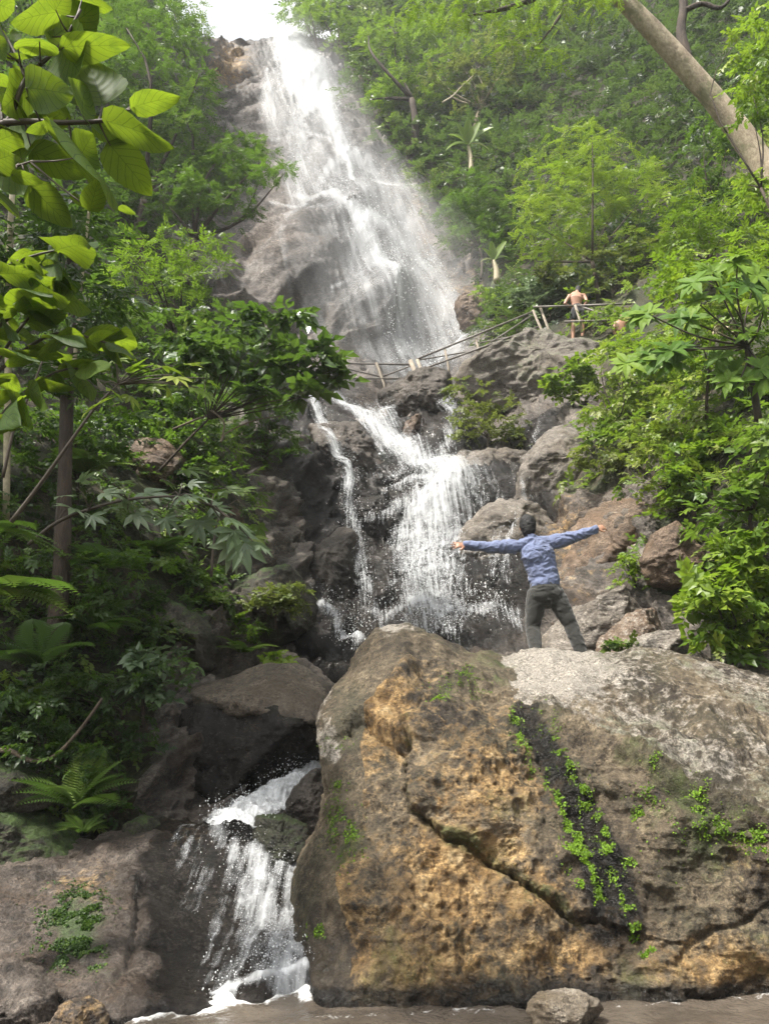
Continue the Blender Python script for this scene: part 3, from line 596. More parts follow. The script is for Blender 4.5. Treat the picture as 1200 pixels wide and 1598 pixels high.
# --- generic boulders from an outline
def rock(poly, Y, thick, label, mat, seed=0, e=0.55, rough=0.075, cuts=8, lean=0.0, name='boulder', na=150, nf=70, **amask):
    rg = np.random.default_rng(seed + 100)
    poly = np.array(poly, float); W = P(poly[:, 0], poly[:, 1], Y); w2 = W[:, [0, 2]]
    c = (w2.max(0) + w2.min(0)) / 2; d = w2 - c
    ang = np.linspace(0, 2 * np.pi, na, endpoint=False); ux, uy = np.cos(ang), np.sin(ang); rad = np.zeros(na)
    for k in range(len(poly)):
        a = d[k]; b = d[(k + 1) % len(poly)]; ev = b - a
        den = ux * ev[1] - uy * ev[0]; den = np.where(abs(den) < 1e-9, 1e-9, den)
        t = (a[0] * ev[1] - a[1] * ev[0]) / den; s = (a[0] * uy - a[1] * ux) / den
        ok = (t > 0) & (s >= -1e-6) & (s <= 1 + 1e-6); rad = np.where(ok, np.maximum(rad, t), rad)
    rad = np.convolve(np.r_[rad[-2:], rad, rad[:2]], np.ones(5) / 5, 'valid')
    ph = np.linspace(0, np.pi, nf); sf = np.sin(ph) ** e; cf = -np.sign(np.cos(ph)) * np.abs(np.cos(ph)) ** e
    wq = np.clip(sf[:, None], 0, 1) ** 3; reff = rad.mean() * .8 * (1 - wq) + rad * wq
    X = c[0] + sf[:, None] * reff * ux; Z = c[1] + sf[:, None] * reff * uy
    Yv = Y + thick / 2 * cf[:, None] + 0 * X + lean * (Z - c[1])
    V = np.stack([X, Yv, Z], -1); size = max(rad.mean(), 0.05)
    ctr = np.array([c[0], Y, c[1]])
    for k in range(cuts):                            # cleaved faces, mostly towards the front and top
        nn = nrm(np.array([rg.normal(0, .75), -abs(rg.normal(.8, .4)), rg.normal(.35, .6)]))
        h = (V - ctr) @ nn; m_ = h.max() * rg.uniform(.58, .82)
        ex = np.maximum(h - m_, 0); V = V - (ex * 0.97)[..., None] * nn
    N = np.cross(np.roll(V, -1, 1) - np.roll(V, 1, 1), np.gradient(V, axis=0)); N[0] = N[1]; N[-1] = N[-2]; N = nrm(N)
    if ((V - ctr) * N).sum() < 0: N = -N
    s = size
    dd = s * rough * (2.2 * fbm(V / (s * .9), 4, .5, seed=seed + .3) + 1.1 * fbm(V / (s * .25), 4, .6, seed=seed + .7) + 0.7 * ridge(V / (s * np.array([.35, .35, .16])), 3, seed=seed + .9))
    V = V + N * dd[..., None]
    f = grid_faces(nf, na, wrap=True)[:, ::-1]
    at = {}
    for k, v in amask.items(): at[k] = np.full(V.shape[:2], v) if np.isscalar(v) else v(V)
    o = mesh(name, V.reshape(-1, 3), f, mat, attrs=at)
    tag(o, label, 'stone' if name == 'stone' else 'boulder')
    return o
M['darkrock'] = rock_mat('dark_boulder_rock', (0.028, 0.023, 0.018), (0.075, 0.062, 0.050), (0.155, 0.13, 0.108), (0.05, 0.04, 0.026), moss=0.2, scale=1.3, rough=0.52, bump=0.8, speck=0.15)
M['mossrock'] = rock_mat('mossy_boulder_rock', (0.028, 0.026, 0.018), (0.07, 0.062, 0.045), (0.16, 0.14, 0.11), (0.045, 0.05, 0.02), moss=0.75, scale=1.3, rough=0.7, bump=0.8, speck=0.1)
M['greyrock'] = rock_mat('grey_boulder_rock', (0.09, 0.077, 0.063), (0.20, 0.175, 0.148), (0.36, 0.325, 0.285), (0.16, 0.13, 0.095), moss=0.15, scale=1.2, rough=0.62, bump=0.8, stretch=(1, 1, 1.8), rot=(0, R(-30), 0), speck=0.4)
M['brownrock'] = rock_mat('brown_boulder_rock', (0.06, 0.042, 0.028), (0.15, 0.105, 0.072), (0.27, 0.20, 0.145), (0.19, 0.12, 0.07), moss=0.15, scale=1.2, rough=0.7, bump=0.8, stretch=(1, 1, 1.6), rot=(0, R(-30), 0), speck=0.25)
M['shelf'] = rock_mat('tan_shelf_rock', (0.05, 0.04, 0.03), (0.13, 0.105, 0.08), (0.25, 0.21, 0.165), (0.10, 0.075, 0.05), moss=0.1, scale=1.3, rough=0.5, bump=0.8, speck=0.2)
M['palestone'] = rock_mat('pale_stone', (0.12, 0.095, 0.065), (0.25, 0.21, 0.16), (0.42, 0.37, 0.30), (0.17, 0.13, 0.08), moss=0.1, scale=4, rough=0.6, bump=0.9, speck=0.4)
RK = [
 ([(225, 1120), (270, 1075), (350, 1058), (410, 1035), (465, 1032), (505, 1062), (522, 1100), (505, 1140), (440, 1122), (370, 1112), (300, 1116)], 9.0, 1.3, 'sloping tan rock top above the black overhang, beside the stream', 'shelf', dict(seed=40, lean=1.3, cuts=4, e=.6, rough=.05)),
 ([(190, 1170), (230, 1120), (300, 1100), (370, 1098), (430, 1108), (490, 1125), (508, 1160), (470, 1205), (400, 1235), (330, 1270), (260, 1285), (200, 1240)], 8.7, 2.6, 'wet overhanging boulder, shade put into its black colour, above the lower white cascade', 'darkrock', dict(seed=1, e=.7, lean=-1.0, cuts=9, wet=.55)),  # damp by the stream; overhang shade also put into its dark colour
 ([(365, 905), (395, 880), (425, 876), (460, 890), (482, 915), (488, 950), (470, 985), (430, 1010), (390, 1000), (360, 960)], 11.4, 1.5, 'rounded mossy boulder tufted with small plants on the left bank', 'mossrock', dict(seed=2)),
 ([(185, 930), (240, 925), (300, 960), (345, 1000), (335, 1040), (250, 1060), (190, 1020)], 9.6, 1.4, 'sloping grey rock ledge half buried in the left bank ferns', 'mossrock', dict(seed=3)),
 ([(395, 1040), (440, 1015), (500, 1050), (540, 1080), (530, 1120), (480, 1130), (400, 1090)], 10.2, 1.6, 'flat brown rock shelf beneath the mossy boulder', 'darkrock', dict(seed=4)),
 ([(-60, 1205), (0, 1195), (45, 1205), (85, 1225), (80, 1260), (20, 1275), (-60, 1275)], 6.9, .8, 'upper mossy boulder in the dark corner left of the fern', 'mossrock', dict(seed=5)),
 ([(-80, 1280), (0, 1270), (60, 1275), (130, 1300), (120, 1350), (20, 1380), (-80, 1400)], 6.75, .9, 'low mossy boulder above the brown slab', 'mossrock', dict(seed=6, moss=.4)),
 ([(195, 1288), (215, 1275), (245, 1278), (250, 1296), (215, 1305), (192, 1300)], 6.9, .35, 'small rounded mossy stone on the top edge of the slab', 'mossrock', dict(seed=7, name='stone')),
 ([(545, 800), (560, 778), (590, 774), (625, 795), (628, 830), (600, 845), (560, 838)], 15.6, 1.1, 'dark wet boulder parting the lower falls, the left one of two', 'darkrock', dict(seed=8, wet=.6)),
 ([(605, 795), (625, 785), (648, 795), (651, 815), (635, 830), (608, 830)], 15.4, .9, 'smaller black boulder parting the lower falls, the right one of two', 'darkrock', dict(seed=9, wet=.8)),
 ([(448, 880), (470, 850), (510, 820), (545, 815), (565, 850), (570, 930), (545, 975), (490, 960), (460, 920)], 13.9, 1.4, 'slanting brown rock slab beside the thin left waterfall strand', 'darkrock', dict(seed=10, wet=.35)),
 ([(590, 605), (620, 590), (665, 582), (700, 586), (702, 620), (690, 650), (655, 655), (620, 640), (595, 625)], 20.6, 1.6, 'dark square boulder at the top of the lower falls, the railing foot on it', 'darkrock', dict(seed=11, cuts=7)),
 ([(705, 575), (735, 560), (790, 545), (850, 518), (900, 500), (940, 505), (955, 535), (945, 590), (900, 625), (840, 640), (770, 632), (715, 610)], 19.2, 2.4, 'long mossy grey boulder below the sloping railing', 'greyrock', dict(seed=12, e=.5, lean=.25, moss=.35)),
 ([(480, 645), (530, 632), (575, 680), (605, 740), (590, 770), (545, 775), (515, 750), (490, 700)], 18.3, 1.8, 'brown rock buttress between the thin strand and the main lower falls', 'darkrock', dict(seed=13)),
 ([(612, 660), (630, 640), (650, 642), (664, 665), (660, 695), (630, 700)], 19.0, .9, 'rounded brown rock with water sheeting over its left side', 'brownrock', dict(seed=14, wet=.4)),
 ([(690, 700), (720, 690), (745, 710), (790, 700), (835, 710), (830, 770), (770, 790), (720, 760)], 16.6, 1.5, 'cracked grey rock shelf right of the main lower falls', 'greyrock', dict(seed=15, wet=.35)),
 ([(825, 690), (865, 655), (910, 640), (945, 660), (925, 720), (880, 790), (840, 820), (800, 810), (815, 750)], 14.9, 1.6, 'steep grey rock slab with thin trickles of water under the bushes', 'greyrock', dict(seed=16, wet=.3)),
 ([(715, 830), (745, 795), (800, 775), (855, 780), (878, 830), (860, 900), (810, 935), (740, 905)], 13.9, 1.3, 'wet ribbed grey rock behind the head and left arm of the man', 'greyrock', dict(seed=17, wet=.25)),
 ([(880, 870), (910, 800), (960, 775), (1020, 770), (1038, 800), (1010, 870), (960, 930), (910, 955), (875, 930)], 12.2, 1.6, 'broad reddish brown rock face right of the man', 'brownrock', dict(seed=18)),
 ([(1004, 870), (1030, 830), (1070, 805), (1092, 830), (1085, 885), (1060, 915), (1015, 910)], 10.4, 1.1, 'squarish dark brown boulder in the bushes with a pale top', 'brownrock', dict(seed=19, cuts=8)),
 ([(845, 1000), (870, 975), (920, 940), (975, 915), (1015, 905), (1022, 935), (985, 985), (930, 1030), (860, 1035)], 11.0, 1.5, 'pale grey slanting rock slab right behind the legs of the man', 'greyrock', dict(seed=20, pale=.3)),
 ([(940, 1000), (985, 960), (1030, 945), (1050, 965), (1030, 1010), (980, 1040), (940, 1040)], 10.0, 1.2, 'pale brown rock wedge below the squarish dark boulder', 'brownrock', dict(seed=21, pale=.35)),
 ([(970, 1015), (1010, 990), (1050, 985), (1065, 1010), (1040, 1050), (980, 1050)], 9.3, 1.0, 'low pale rock showing over the back edge of the huge boulder', 'greyrock', dict(seed=22, pale=.4)),
 ([(1160, 1040), (1180, 1020), (1230, 1010), (1260, 1050), (1200, 1085)], 8.2, .8, 'pale grey rock at the right edge under the leafy bushes', 'greyrock', dict(seed=23, pale=.4)),
 ([(440, 1270), (455, 1235), (485, 1205), (520, 1195), (530, 1260), (500, 1290), (460, 1290)], 7.3, .8, 'wedge of wet brown rock in the stream against the huge boulder', 'darkrock', dict(seed=24, wet=.3)),
 ([(375, 1290), (400, 1275), (440, 1275), (478, 1290), (490, 1315), (460, 1345), (425, 1338), (395, 1310)], 6.55, .7, 'low mossy rock the stream splits around above the slab', 'mossrock', dict(seed=25, wet=.5)),
 ([(-60, 1520), (0, 1508), (40, 1528), (72, 1560), (80, 1590), (60, 1625), (-60, 1640)], 4.5, .5, 'grey rock at the pool edge in the bottom corner', 'slab', dict(seed=26, pale=.2)),
 ([(75, 1590), (95, 1568), (130, 1562), (155, 1575), (168, 1600), (150, 1620), (85, 1620)], 4.35, .28, 'small brown stone lying in the pool beside the slab', 'slab', dict(seed=27, name='stone', ochre=.4)),
 ([(820, 1580), (832, 1560), (870, 1551), (910, 1553), (940, 1566), (950, 1585), (930, 1612), (840, 1615)], 4.42, .3, 'pale pitted stone in the water in front of the huge boulder', 'palestone', dict(seed=28, name='stone', rough=.07)),
 ([(295, 885), (305, 874), (318, 876), (322, 892), (305, 897)], 11.6, .3, 'small dark stone beside the mossy cap stone on the left bank', 'mossrock', dict(seed=29, name='stone')),
 ([(316, 880), (330, 868), (352, 866), (366, 880), (360, 898), (330, 900)], 11.6, .5, 'mossy cap stone on the left bank, largest of three', 'mossrock', dict(seed=30, name='stone')),
 ([(352, 890), (362, 876), (378, 880), (384, 894), (368, 900)], 11.5, .35, 'flat dark stone touching the rounded mossy boulder', 'mossrock', dict(seed=31, name='stone')),
 ([(455, 1010), (480, 985), (500, 1000), (505, 1030), (480, 1050)], 11.6, .7, 'dark wet rock beside the narrow side stream', 'darkrock', dict(seed=32, wet=.7)),
 ([(300, 830), (320, 800), (370, 795), (385, 830), (375, 872), (310, 875)], 12.4, 1.0, 'red brown rock under the drooping palmate leaves', 'brownrock', dict(seed=33)),
 ([(165, 700), (200, 680), (260, 690), (290, 720), (270, 760), (190, 765)], 11.8, 1.2, 'weathered tan rock outcrop behind the dark tree trunk', 'brownrock', dict(seed=34)),
 ([(710, 470), (735, 462), (760, 480), (775, 505), (750, 520), (720, 505)], 26.0, 1.5, 'mossy brown rock at the foot of the cliff right of the spray', 'brownrock', dict(seed=35)),
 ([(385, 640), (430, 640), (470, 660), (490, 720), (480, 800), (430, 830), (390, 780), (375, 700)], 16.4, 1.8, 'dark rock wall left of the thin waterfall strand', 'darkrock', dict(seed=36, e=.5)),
]
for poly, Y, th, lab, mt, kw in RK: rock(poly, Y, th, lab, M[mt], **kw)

# ------------------------------------------------------------------ white water
def strands(px, py, lst):
    d = np.zeros(np.shape(px))
    for pts, w0, w1, a0, a1 in lst:
        s, t, _ = segdist(pts, px, py)
        d = np.maximum(d, (a0 + (a1 - a0) * t) * np.exp(-(s / (w0 + (w1 - w0) * t)) ** 2)) + 0.25 * d * np.exp(-(s / (w0 + (w1 - w0) * t)) ** 2) * a0
    return d
def upsample(A, k):
    nr_, nc_ = A.shape[:2]; r = np.linspace(0, nr_ - 1, (nr_ - 1) * k + 1); c = np.linspace(0, nc_ - 1, (nc_ - 1) * k + 1)
    r0 = np.minimum(r.astype(int), nr_ - 2); c0 = np.minimum(c.astype(int), nc_ - 2); fr_ = (r - r0)[:, None]; fc = (c - c0)[None]
    if A.ndim == 3: fr_ = fr_[..., None]; fc = fc[..., None]
    g = lambda a, b: A[r0 + a][:, c0 + b]
    return (g(0, 0) * (1 - fr_) + g(1, 0) * fr_) * (1 - fc) + (g(0, 1) * (1 - fr_) + g(1, 1) * fr_) * fc
def blur3(A, k): return np.stack([blur(A[..., i], k) for i in range(A.shape[-1])], -1)
UP = [([(445, 50), (460, 85), (476, 125), (492, 150)], 20, 34, 1.4, 1.3), ([(492, 140), (480, 185), (470, 215)], 16, 8, .9, .4), ([(492, 140), (512, 180), (522, 215), (540, 258)], 22, 12, 1.1, .8),
      ([(455, 60), (470, 200), (490, 280)], 30, 40, .5, .34), ([(540, 256), (516, 275), (500, 300), (504, 325)], 10, 11, .6, .4), ([(542, 256), (552, 300), (556, 345)], 6, 8, .95, .4), ([(545, 256), (575, 265), (592, 285), (610, 320), (640, 390)], 11, 14, .7, .45),
      ([(430, 140), (428, 190), (440, 225)], 16, 20, .45, .35), ([(420, 118), (425, 170)], 5, 5, .5, .3), ([(470, 320), (490, 332), (522, 346), (540, 372), (556, 386)], 9, 13, .55, .75), ([(556, 384), (585, 384), (612, 392), (640, 404), (680, 434), (704, 475), (718, 520), (724, 560)], 14, 17, .8, .5),
      ([(566, 400), (590, 440), (612, 470), (628, 510), (634, 560)], 22, 16, .75, .6), ([(552, 400), (548, 450), (556, 500)], 8, 12, .5, .25), ([(600, 300), (640, 420), (680, 570)], 56, 74, .50, .44), ([(540, 280), (560, 400), (600, 560)], 46, 60, .40, .34),
      ([(430, 330), (470, 340)], 4, 4, .4, .5), ([(420, 372), (470, 370), (530, 372)], 5, 6, .25, .3), ([(430, 230), (480, 225), (520, 240)], 5, 6, .4, .5), ([(480, 230), (470, 290), (480, 330)], 24, 28, .46, .36), ([(510, 420), (500, 500), (520, 560)], 34, 46, .20, .22), ([(470, 375), (455, 420), (445, 520)], 8, 14, .3, .15), ([(520, 470), (550, 462), (580, 446)], 4, 5, .35, .5), ([(690, 470), (735, 480), (770, 520)], 10, 16, .35, .2)]
j0, j1 = np.searchsorted(gx, 390), np.searchsorted(gx, 800); i0, i1 = np.searchsorted(gy, 42), np.searchsorted(gy, 622)
def sheet(i0, i1, j0, j1, k, lst, off, bl, name, mat, label, flow, cut=0.02, extra=None, bump=0.1):
    Pg = upsample(blur3(TER[i0:i1, j0:j1], bl), k); N = nrm(upsample(BN[i0:i1, j0:j1], k))
    px = upsample(GX[i0:i1, j0:j1], k); py = upsample(GY[i0:i1, j0:j1], k)
    wbx = 5 * fbm(np.stack([px, py, 0 * px], -1) / 24, 3, seed=51); dn = strands(px + wbx, py, lst)
    if extra is not None: dn = dn * extra(px, py)
    dn = np.clip(dn, 0, 1.5)
    Pg = Pg + N * (off + bump * dn * (1 + fbm(Pg / np.array([.5, .5, 1.4]), 4, .6, seed=52)))[..., None]
    fu, fv = flow(Pg, px, py)
    keep = (dn[:-1, :-1] > cut) | (dn[1:, 1:] > cut)
    f = grid_faces(*px.shape, keep); used = np.unique(f); mp_ = np.full(px.size, -1); mp_[used] = np.arange(len(used))
    o = mesh(name, Pg.reshape(-1, 3)[used], mp_[f], mat, attrs=dict(dens=dn.ravel()[used], fu=fu.ravel()[used], fv=fv.ravel()[used]))
    tag(o, label, 'waterfall', kind='structure')
    return Pg, N, dn, px, py
M['veil'] = water_mat('waterfall_veil', (1.3, 0.10), 2.4, 0.05, 1.45, 0.2, soft=True)
M['white'] = water_mat('white_water', (0.24, 0.035), 1.0, 0.30, 1.5, 0.42)
M['slide'] = water_mat('slide_water', (16.0, 2.0), 1.0, 0.28, 1.3, 0.36)
WU = sheet(i0, i1, j0, j1, 2, UP, 0.35, 3, 'waterfall', M['veil'], 'tall misty upper waterfall spreading down the pale cliff', lambda p, x, y: (p[..., 0] + 0.24 * p[..., 2], p[..., 2]), bump=0.12)
LOW = [([(468, 640), (490, 672), (505, 710), (518, 765), (528, 800)], 10, 14, 1.0, .8), ([(528, 800), (545, 850), (556, 900), (566, 965)], 13, 18, .72, .55),
       ([(520, 632), (560, 662), (600, 700), (640, 735), (690, 765), (722, 795)], 12, 30, .95, .8), ([(585, 650), (610, 642), (600, 670), (620, 705), (660, 745)], 14, 18, .6, .6), ([(722, 790), (700, 820), (665, 850), (645, 900)], 28, 36, .85, .65),
       ([(722, 800), (690, 860), (680, 930), (685, 1020)], 42, 72, .8, .66), ([(600, 800), (640, 800), (690, 800)], 8, 14, .5, .8), ([(640, 760), (600, 770), (560, 780)], 12, 6, .5, .3), ([(690, 668), (706, 690), (700, 725), (690, 745)], 14, 10, .7, .5), ([(716, 690), (712, 730)], 5, 5, .5, .3),
       ([(730, 785), (765, 775), (790, 800)], 10, 8, .55, .25), ([(650, 1012), (700, 1014), (760, 1022), (830, 1026)], 18, 16, .85, .5), ([(560, 860), (600, 840), (650, 830)], 10, 14, .35, .6), ([(790, 800), (785, 860), (790, 960)], 10, 18, .22, .4), ([(860, 690), (850, 740), (835, 800)], 6, 5, .4, .25), ([(480, 980), (505, 1010), (520, 1050), (540, 1090)], 9, 14, .75, .8), ([(835, 800), (828, 860), (812, 900), (820, 960)], 8, 10, .5, .55), ([(560, 980), (590, 1005), (640, 1018)], 12, 16, .4, .7), ([(620, 700), (600, 740), (640, 790)], 24, 24, .2, .25)]
j0, j1 = np.searchsorted(gx, 440), np.searchsorted(gx, 890); i0, i1 = np.searchsorted(gy, 612), np.searchsorted(gy, 1110)
WL = sheet(i0, i1, j0, j1, 3, LOW, 0.42, 3, 'waterfall', M['white'], 'lower waterfall tumbling in white spray over dark rocks', lambda p, x, y: (x - 0.62 * np.minimum(y, 790), y), bump=0.1)
# stream between the black boulder and the slab
def ribbon(rows, name, label, mat, nu=90, nv=200, lump=0.09, dens=.78, core=0.8):
    rows = np.array(rows, float); k = np.linspace(0, len(rows) - 1, nv); i = np.minimum(k.astype(int), len(rows) - 2); t = (k - i)[:, None]
    t = t * t * (3 - 2 * t); r = rows[i] * (1 - t) + rows[i + 1] * t
    u = np.linspace(0, 1, nu)[None]
    px = r[:, 0:1] * (1 - u) + r[:, 2:3] * u; py = r[:, 1:2] * (1 - u) + r[:, 3:4] * u; Y = r[:, 4:5] + 0 * u
    V = P(px, py, Y); dn = dens * np.clip(1.25 - (np.abs(2 * u - 1) / core) ** 3, 0, 1.2) + 0 * px
    V[..., 2] += lump * (1.2 * fbm(V / 0.35, 4, seed=61) + 0.7 * ridge(V / .16, 3, seed=62)) + lump * (1 - (2 * u - 1) ** 2)
    o = mesh(name, V.reshape(-1, 3), grid_faces(nv, nu), mat, attrs=dict(dens=dn, fu=px + py * .8, fv=py - px * .6)); tag(o, label, 'stream', kind='structure')
    return V, np.broadcast_to(np.array([0, -.5, .85]), V.shape), dn, px, py
M['stream'] = water_mat('stream_water', (0.16, 0.05), 1.0, 0.22, 1.15, 0.7)
WS = ribbon([(505, 1120, 560, 1120, 10.0), (490, 1165, 540, 1165, 9.3), (474, 1200, 520, 1205, 8.7), (425, 1232, 495, 1236, 8.0), (350, 1260, 462, 1268, 7.3), (312, 1280, 440, 1292, 6.85), (300, 1292, 450, 1312, 6.5)], 'stream_water', 'white cascade of stream water coming out between the black boulder and the huge boulder', M['stream'])
# water sliding down the slab
nrr = 220; sdn = strands(SPX[:nrr], SPY[:nrr], [([(395, 1330), (410, 1385), (428, 1450), (440, 1540)], 20, 40, .72, .62), ([(340, 1297), (372, 1345), (390, 1430), (405, 1530)], 18, 34, .5, .5), ([(290, 1297), (312, 1380), (330, 1480), (360, 1560)], 34, 44, .26, .3), ([(440, 1330), (450, 1400), (462, 1500)], 22, 24, .66, .66), ([(330, 1555), (400, 1540), (470, 1525)], 7, 9, .8, 1.0)])
sV = SV[:nrr] + SN[:nrr] * (0.015 + 0.03 * np.clip(sdn, 0, 1) * (1 + fbm(SV[:nrr] / .12, 3, seed=63)))[..., None]
kp = (sdn[:-1] > 0.03); f = grid_faces(nrr, SV.shape[1], kp, wrap=True) if False else grid_faces(nrr, SV.shape[1], wrap=True)[kp.ravel()]
used = np.unique(f); mp_ = np.full(sdn.size, -1); mp_[used] = np.arange(len(used))
tag(mesh('waterfall', sV.reshape(-1, 3)[used], mp_[f][:, ::-1], M['slide'], attrs=dict(dens=np.clip(sdn, 0, 1.3).ravel()[used], fu=sV[..., 0].ravel()[used] * 1.0, fv=sV[..., 2].ravel()[used])), 'low slide of white water running down the brown slab into the pool', 'waterfall', kind='structure')
# flying drops
OCT = np.array([[1, 0, 0], [-1, 0, 0], [0, 1, 0], [0, -1, 0], [0, 0, 1], [0, 0, -1]], float); OCF = np.array([[0, 2, 4], [2, 1, 4], [1, 3, 4], [3, 0, 4], [2, 0, 5], [1, 2, 5], [3, 1, 5], [0, 3, 5]])
M['drop'] = plain_mat('white_spray', (0.86, 0.88, 0.9), 0.3, 0.02, 5, 0)
def drops(W, n, rmin, rmax, spread, label, lo=0.1, power=1.0, jit=0.25):
    V, N, dn, px, py = W; p = np.clip(dn - lo, 0, 1).ravel() ** power; p = p / p.sum()
    idx = rng.choice(p.size, n, p=p); pos = V.reshape(-1, 3)[idx] + np.asarray(N).reshape(-1, 3)[idx] * (rng.random((n, 1)) ** 2 * spread) + rng.normal(0, jit, (n, 3)) * np.array([1, .5, 1])
    r = (rmin + (rmax - rmin) * rng.random(n) ** 3)[:, None, None]
    st = np.ones((n, 1, 3)); st[:, 0, 2] = rng.uniform(1, 2.2, n)
    Vd = (OCT[None] * r * st + pos[:, None]).reshape(-1, 3); fd = (OCF[None] + (np.arange(n) * 6)[:, None, None]).reshape(-1, 3)
    tag(mesh('spray', Vd, fd, M['drop']), label, 'spray', kind='stuff')
drops(WL, 10000, 0.003, 0.008, 0.3, 'white drops flying off the lower waterfall', lo=.25, jit=0.11)
drops(WU, 7000, 0.008, 0.024, 0.8, 'fine white drops flying off the upper waterfall', lo=0.3)
drops(WS, 2200, 0.0015, 0.0055, 0.08, 'drops over the white cascade beside the black boulder', jit=0.06)
drops((sV, SN[:nrr], np.where(SPY[:nrr] > 1300, sdn, 0), SPX[:nrr], SPY[:nrr]), 2200, 0.0012, 0.004, 0.08, 'drops over the slide of water on the brown slab', lo=.25, jit=0.05)

# ------------------------------------------------------------------ leaves
def rhomb(l, w_, droop=0.12, at=0.45): return np.array([[0, 0, 0], [at * l, -w_ / 2, 0.02 * l], [l, 0, -droop * l], [at * l, w_ / 2, 0.02 * l]])
def leaf2(l, w_, fold=0.12, droop=0.15):
    v = np.array([[0, 0, 0], [.45 * l, -w_ / 2, fold * w_], [l, 0, -droop * l], [.45 * l, w_ / 2, fold * w_], [.48 * l, 0, -.02 * l]])
    return v, np.array([[0, 1, 2, 4], [0, 4, 2, 3]])
def leaf3(l, w_, droop=0.2, fold=0.12, peak=.4):
    """longer leaf: three steps along, folded on the midrib"""
    us = np.array([0, .22, peak + .08, .75, 1.0]); ws = np.array([.03, .75, 1.0, .62, .02]); v = []
    for u_, k in zip(us, ws):
        z = -droop * l * u_ ** 2
        v += [[u_ * l, -k * w_ / 2, z + fold * k * w_], [u_ * l, 0, z], [u_ * l, k * w_ / 2, z + fold * k * w_]]
    f = [[3 * i + j, 3 * i + j + 1, 3 * i + j + 4, 3 * i + j + 3] for i in range(4) for j in range(2)]
    return np.array(v), np.array(f)[:, ::-1]
def rotz(v, a): c, s = math.cos(a), math.sin(a); return v @ np.array([[c, s, 0], [-s, c, 0], [0, 0, 1]])
def roty(v, a): c, s = math.cos(a), math.sin(a); return v @ np.array([[c, 0, s], [0, 1, 0], [-s, 0, c]])
def rotx(v, a): c, s = math.cos(a), math.sin(a); return v @ np.array([[1, 0, 0], [0, c, s], [0, -s, c]])
def comp(parts):
    V = []; Fq = []; b = 0
    for v, f in parts: V.append(v); Fq.append(f + b); b += len(v)
    return np.vstack(V), np.vstack(Fq)
Q1 = np.array([[0, 1, 2, 3]])
def pinnate(n=4, ll=.4, lw=.16, arch=.22, seed=0):
    r = random.Random(seed); parts = []
    for k in range(n):
        x = .12 + .8 * k / n
        for s in (-1, 1):
            v = rotx(rhomb(ll * r.uniform(.85, 1.1) * (1 - .25 * k / n), lw), r.uniform(-.35, .35)); v = rotz(v, s * r.uniform(.7, 1.15)); parts.append((v + [x, 0, -arch * x * x], Q1))
    parts.append((rhomb(ll, lw) + [.9, 0, -arch * .8], Q1)); return comp(parts)
def sprig(n=7, ll=.42, lw=.24, seed=0):
    r = random.Random(seed); parts = []
    for k in range(n):
        x = .1 + .75 * k / n; v, f = leaf2(ll * r.uniform(.7, 1.15), lw * r.uniform(.8, 1.15)); v = rotx(v, r.uniform(-.5, .5)); v = roty(v, r.uniform(-.35, .3))
        v = rotz(v, (1 if k % 2 else -1) * r.uniform(.5, 1.3)); parts.append((v + [x, 0, -.12 * x * x], f))
    v, f = leaf2(ll, lw); parts.append((v + [.85, 0, -.1], f)); return comp(parts)
def rosette(n=11, ll=1.0, lw=.36, seed=0):
    r = random.Random(seed); parts = []
    for k in range(n):
        v, f = leaf3(ll * r.uniform(.7, 1.1), lw, r.uniform(.1, .5), .1, .5); v = roty(v, r.uniform(-.35, .6)); v = rotz(v, 2 * math.pi * (k + r.random() * .6) / n); parts.append((v, f))
    return comp(parts)
def palmate(n=7, ll=.75, lw=.19, seed=0):
    r = random.Random(seed); parts = []
    for k in range(n):
        a = (k - (n - 1) / 2) * .55 + r.uniform(-.12, .12); v, f = leaf3(ll * (1 - .1 * abs(k - (n - 1) / 2)), lw, r.uniform(.0, .25), .14, .5); parts.append((rotz(v, a) + [.25, 0, 0], f))
    return comp(parts)
def frond(n=22, ll=.3, lw=.05, arch=.45):
    parts = []
    for k in range(n):
        x = .08 + .9 * k / n; L = ll * math.sin(math.pi * min(1, .22 + .8 * k / n)) ** .8
        for s in (-1, 1):
            v = rotz(rhomb(L, lw, .2, .3), s * 1.2); parts.append((v + [x, 0, .25 * x - arch * 1.5 * x * x], Q1))
    return comp(parts)
def needle_spray(n=9, ll=.32, lw=.09, seed=0):
    r = random.Random(seed); parts = []
    for k in range(n):
        v = rotz(rotx(rhomb(ll, lw, .3), r.uniform(-.6, .6)), r.uniform(-1.0, 1.0)); parts.append((v + [.9 * k / n, r.uniform(-.05, .05), -.15 * (k / n) ** 2], Q1))
    return comp(parts)
PROTO = dict(pin=[pinnate(4, seed=i) for i in range(3)], fine=[pinnate(6, .26, .085, .3, seed=i) for i in range(3)], sprig=[sprig(7, seed=i) for i in range(3)], broad=[sprig(5, .6, .38, seed=i) for i in range(3)],
             lance=[sprig(6, .62, .18, seed=i + 9) for i in range(3)], ros=[rosette(seed=i) for i in range(3)], palm=[palmate(n=5 + i % 3, seed=i) for i in range(6)], frond=[frond()], tuft=[needle_spray(seed=i) for i in range(2)])
def frames(d, up):
    d = nrm(d); n_ = nrm(up - d * (up * d).sum(-1, keepdims=True)); y = np.cross(n_, d); return np.stack([d, y, n_], -1)
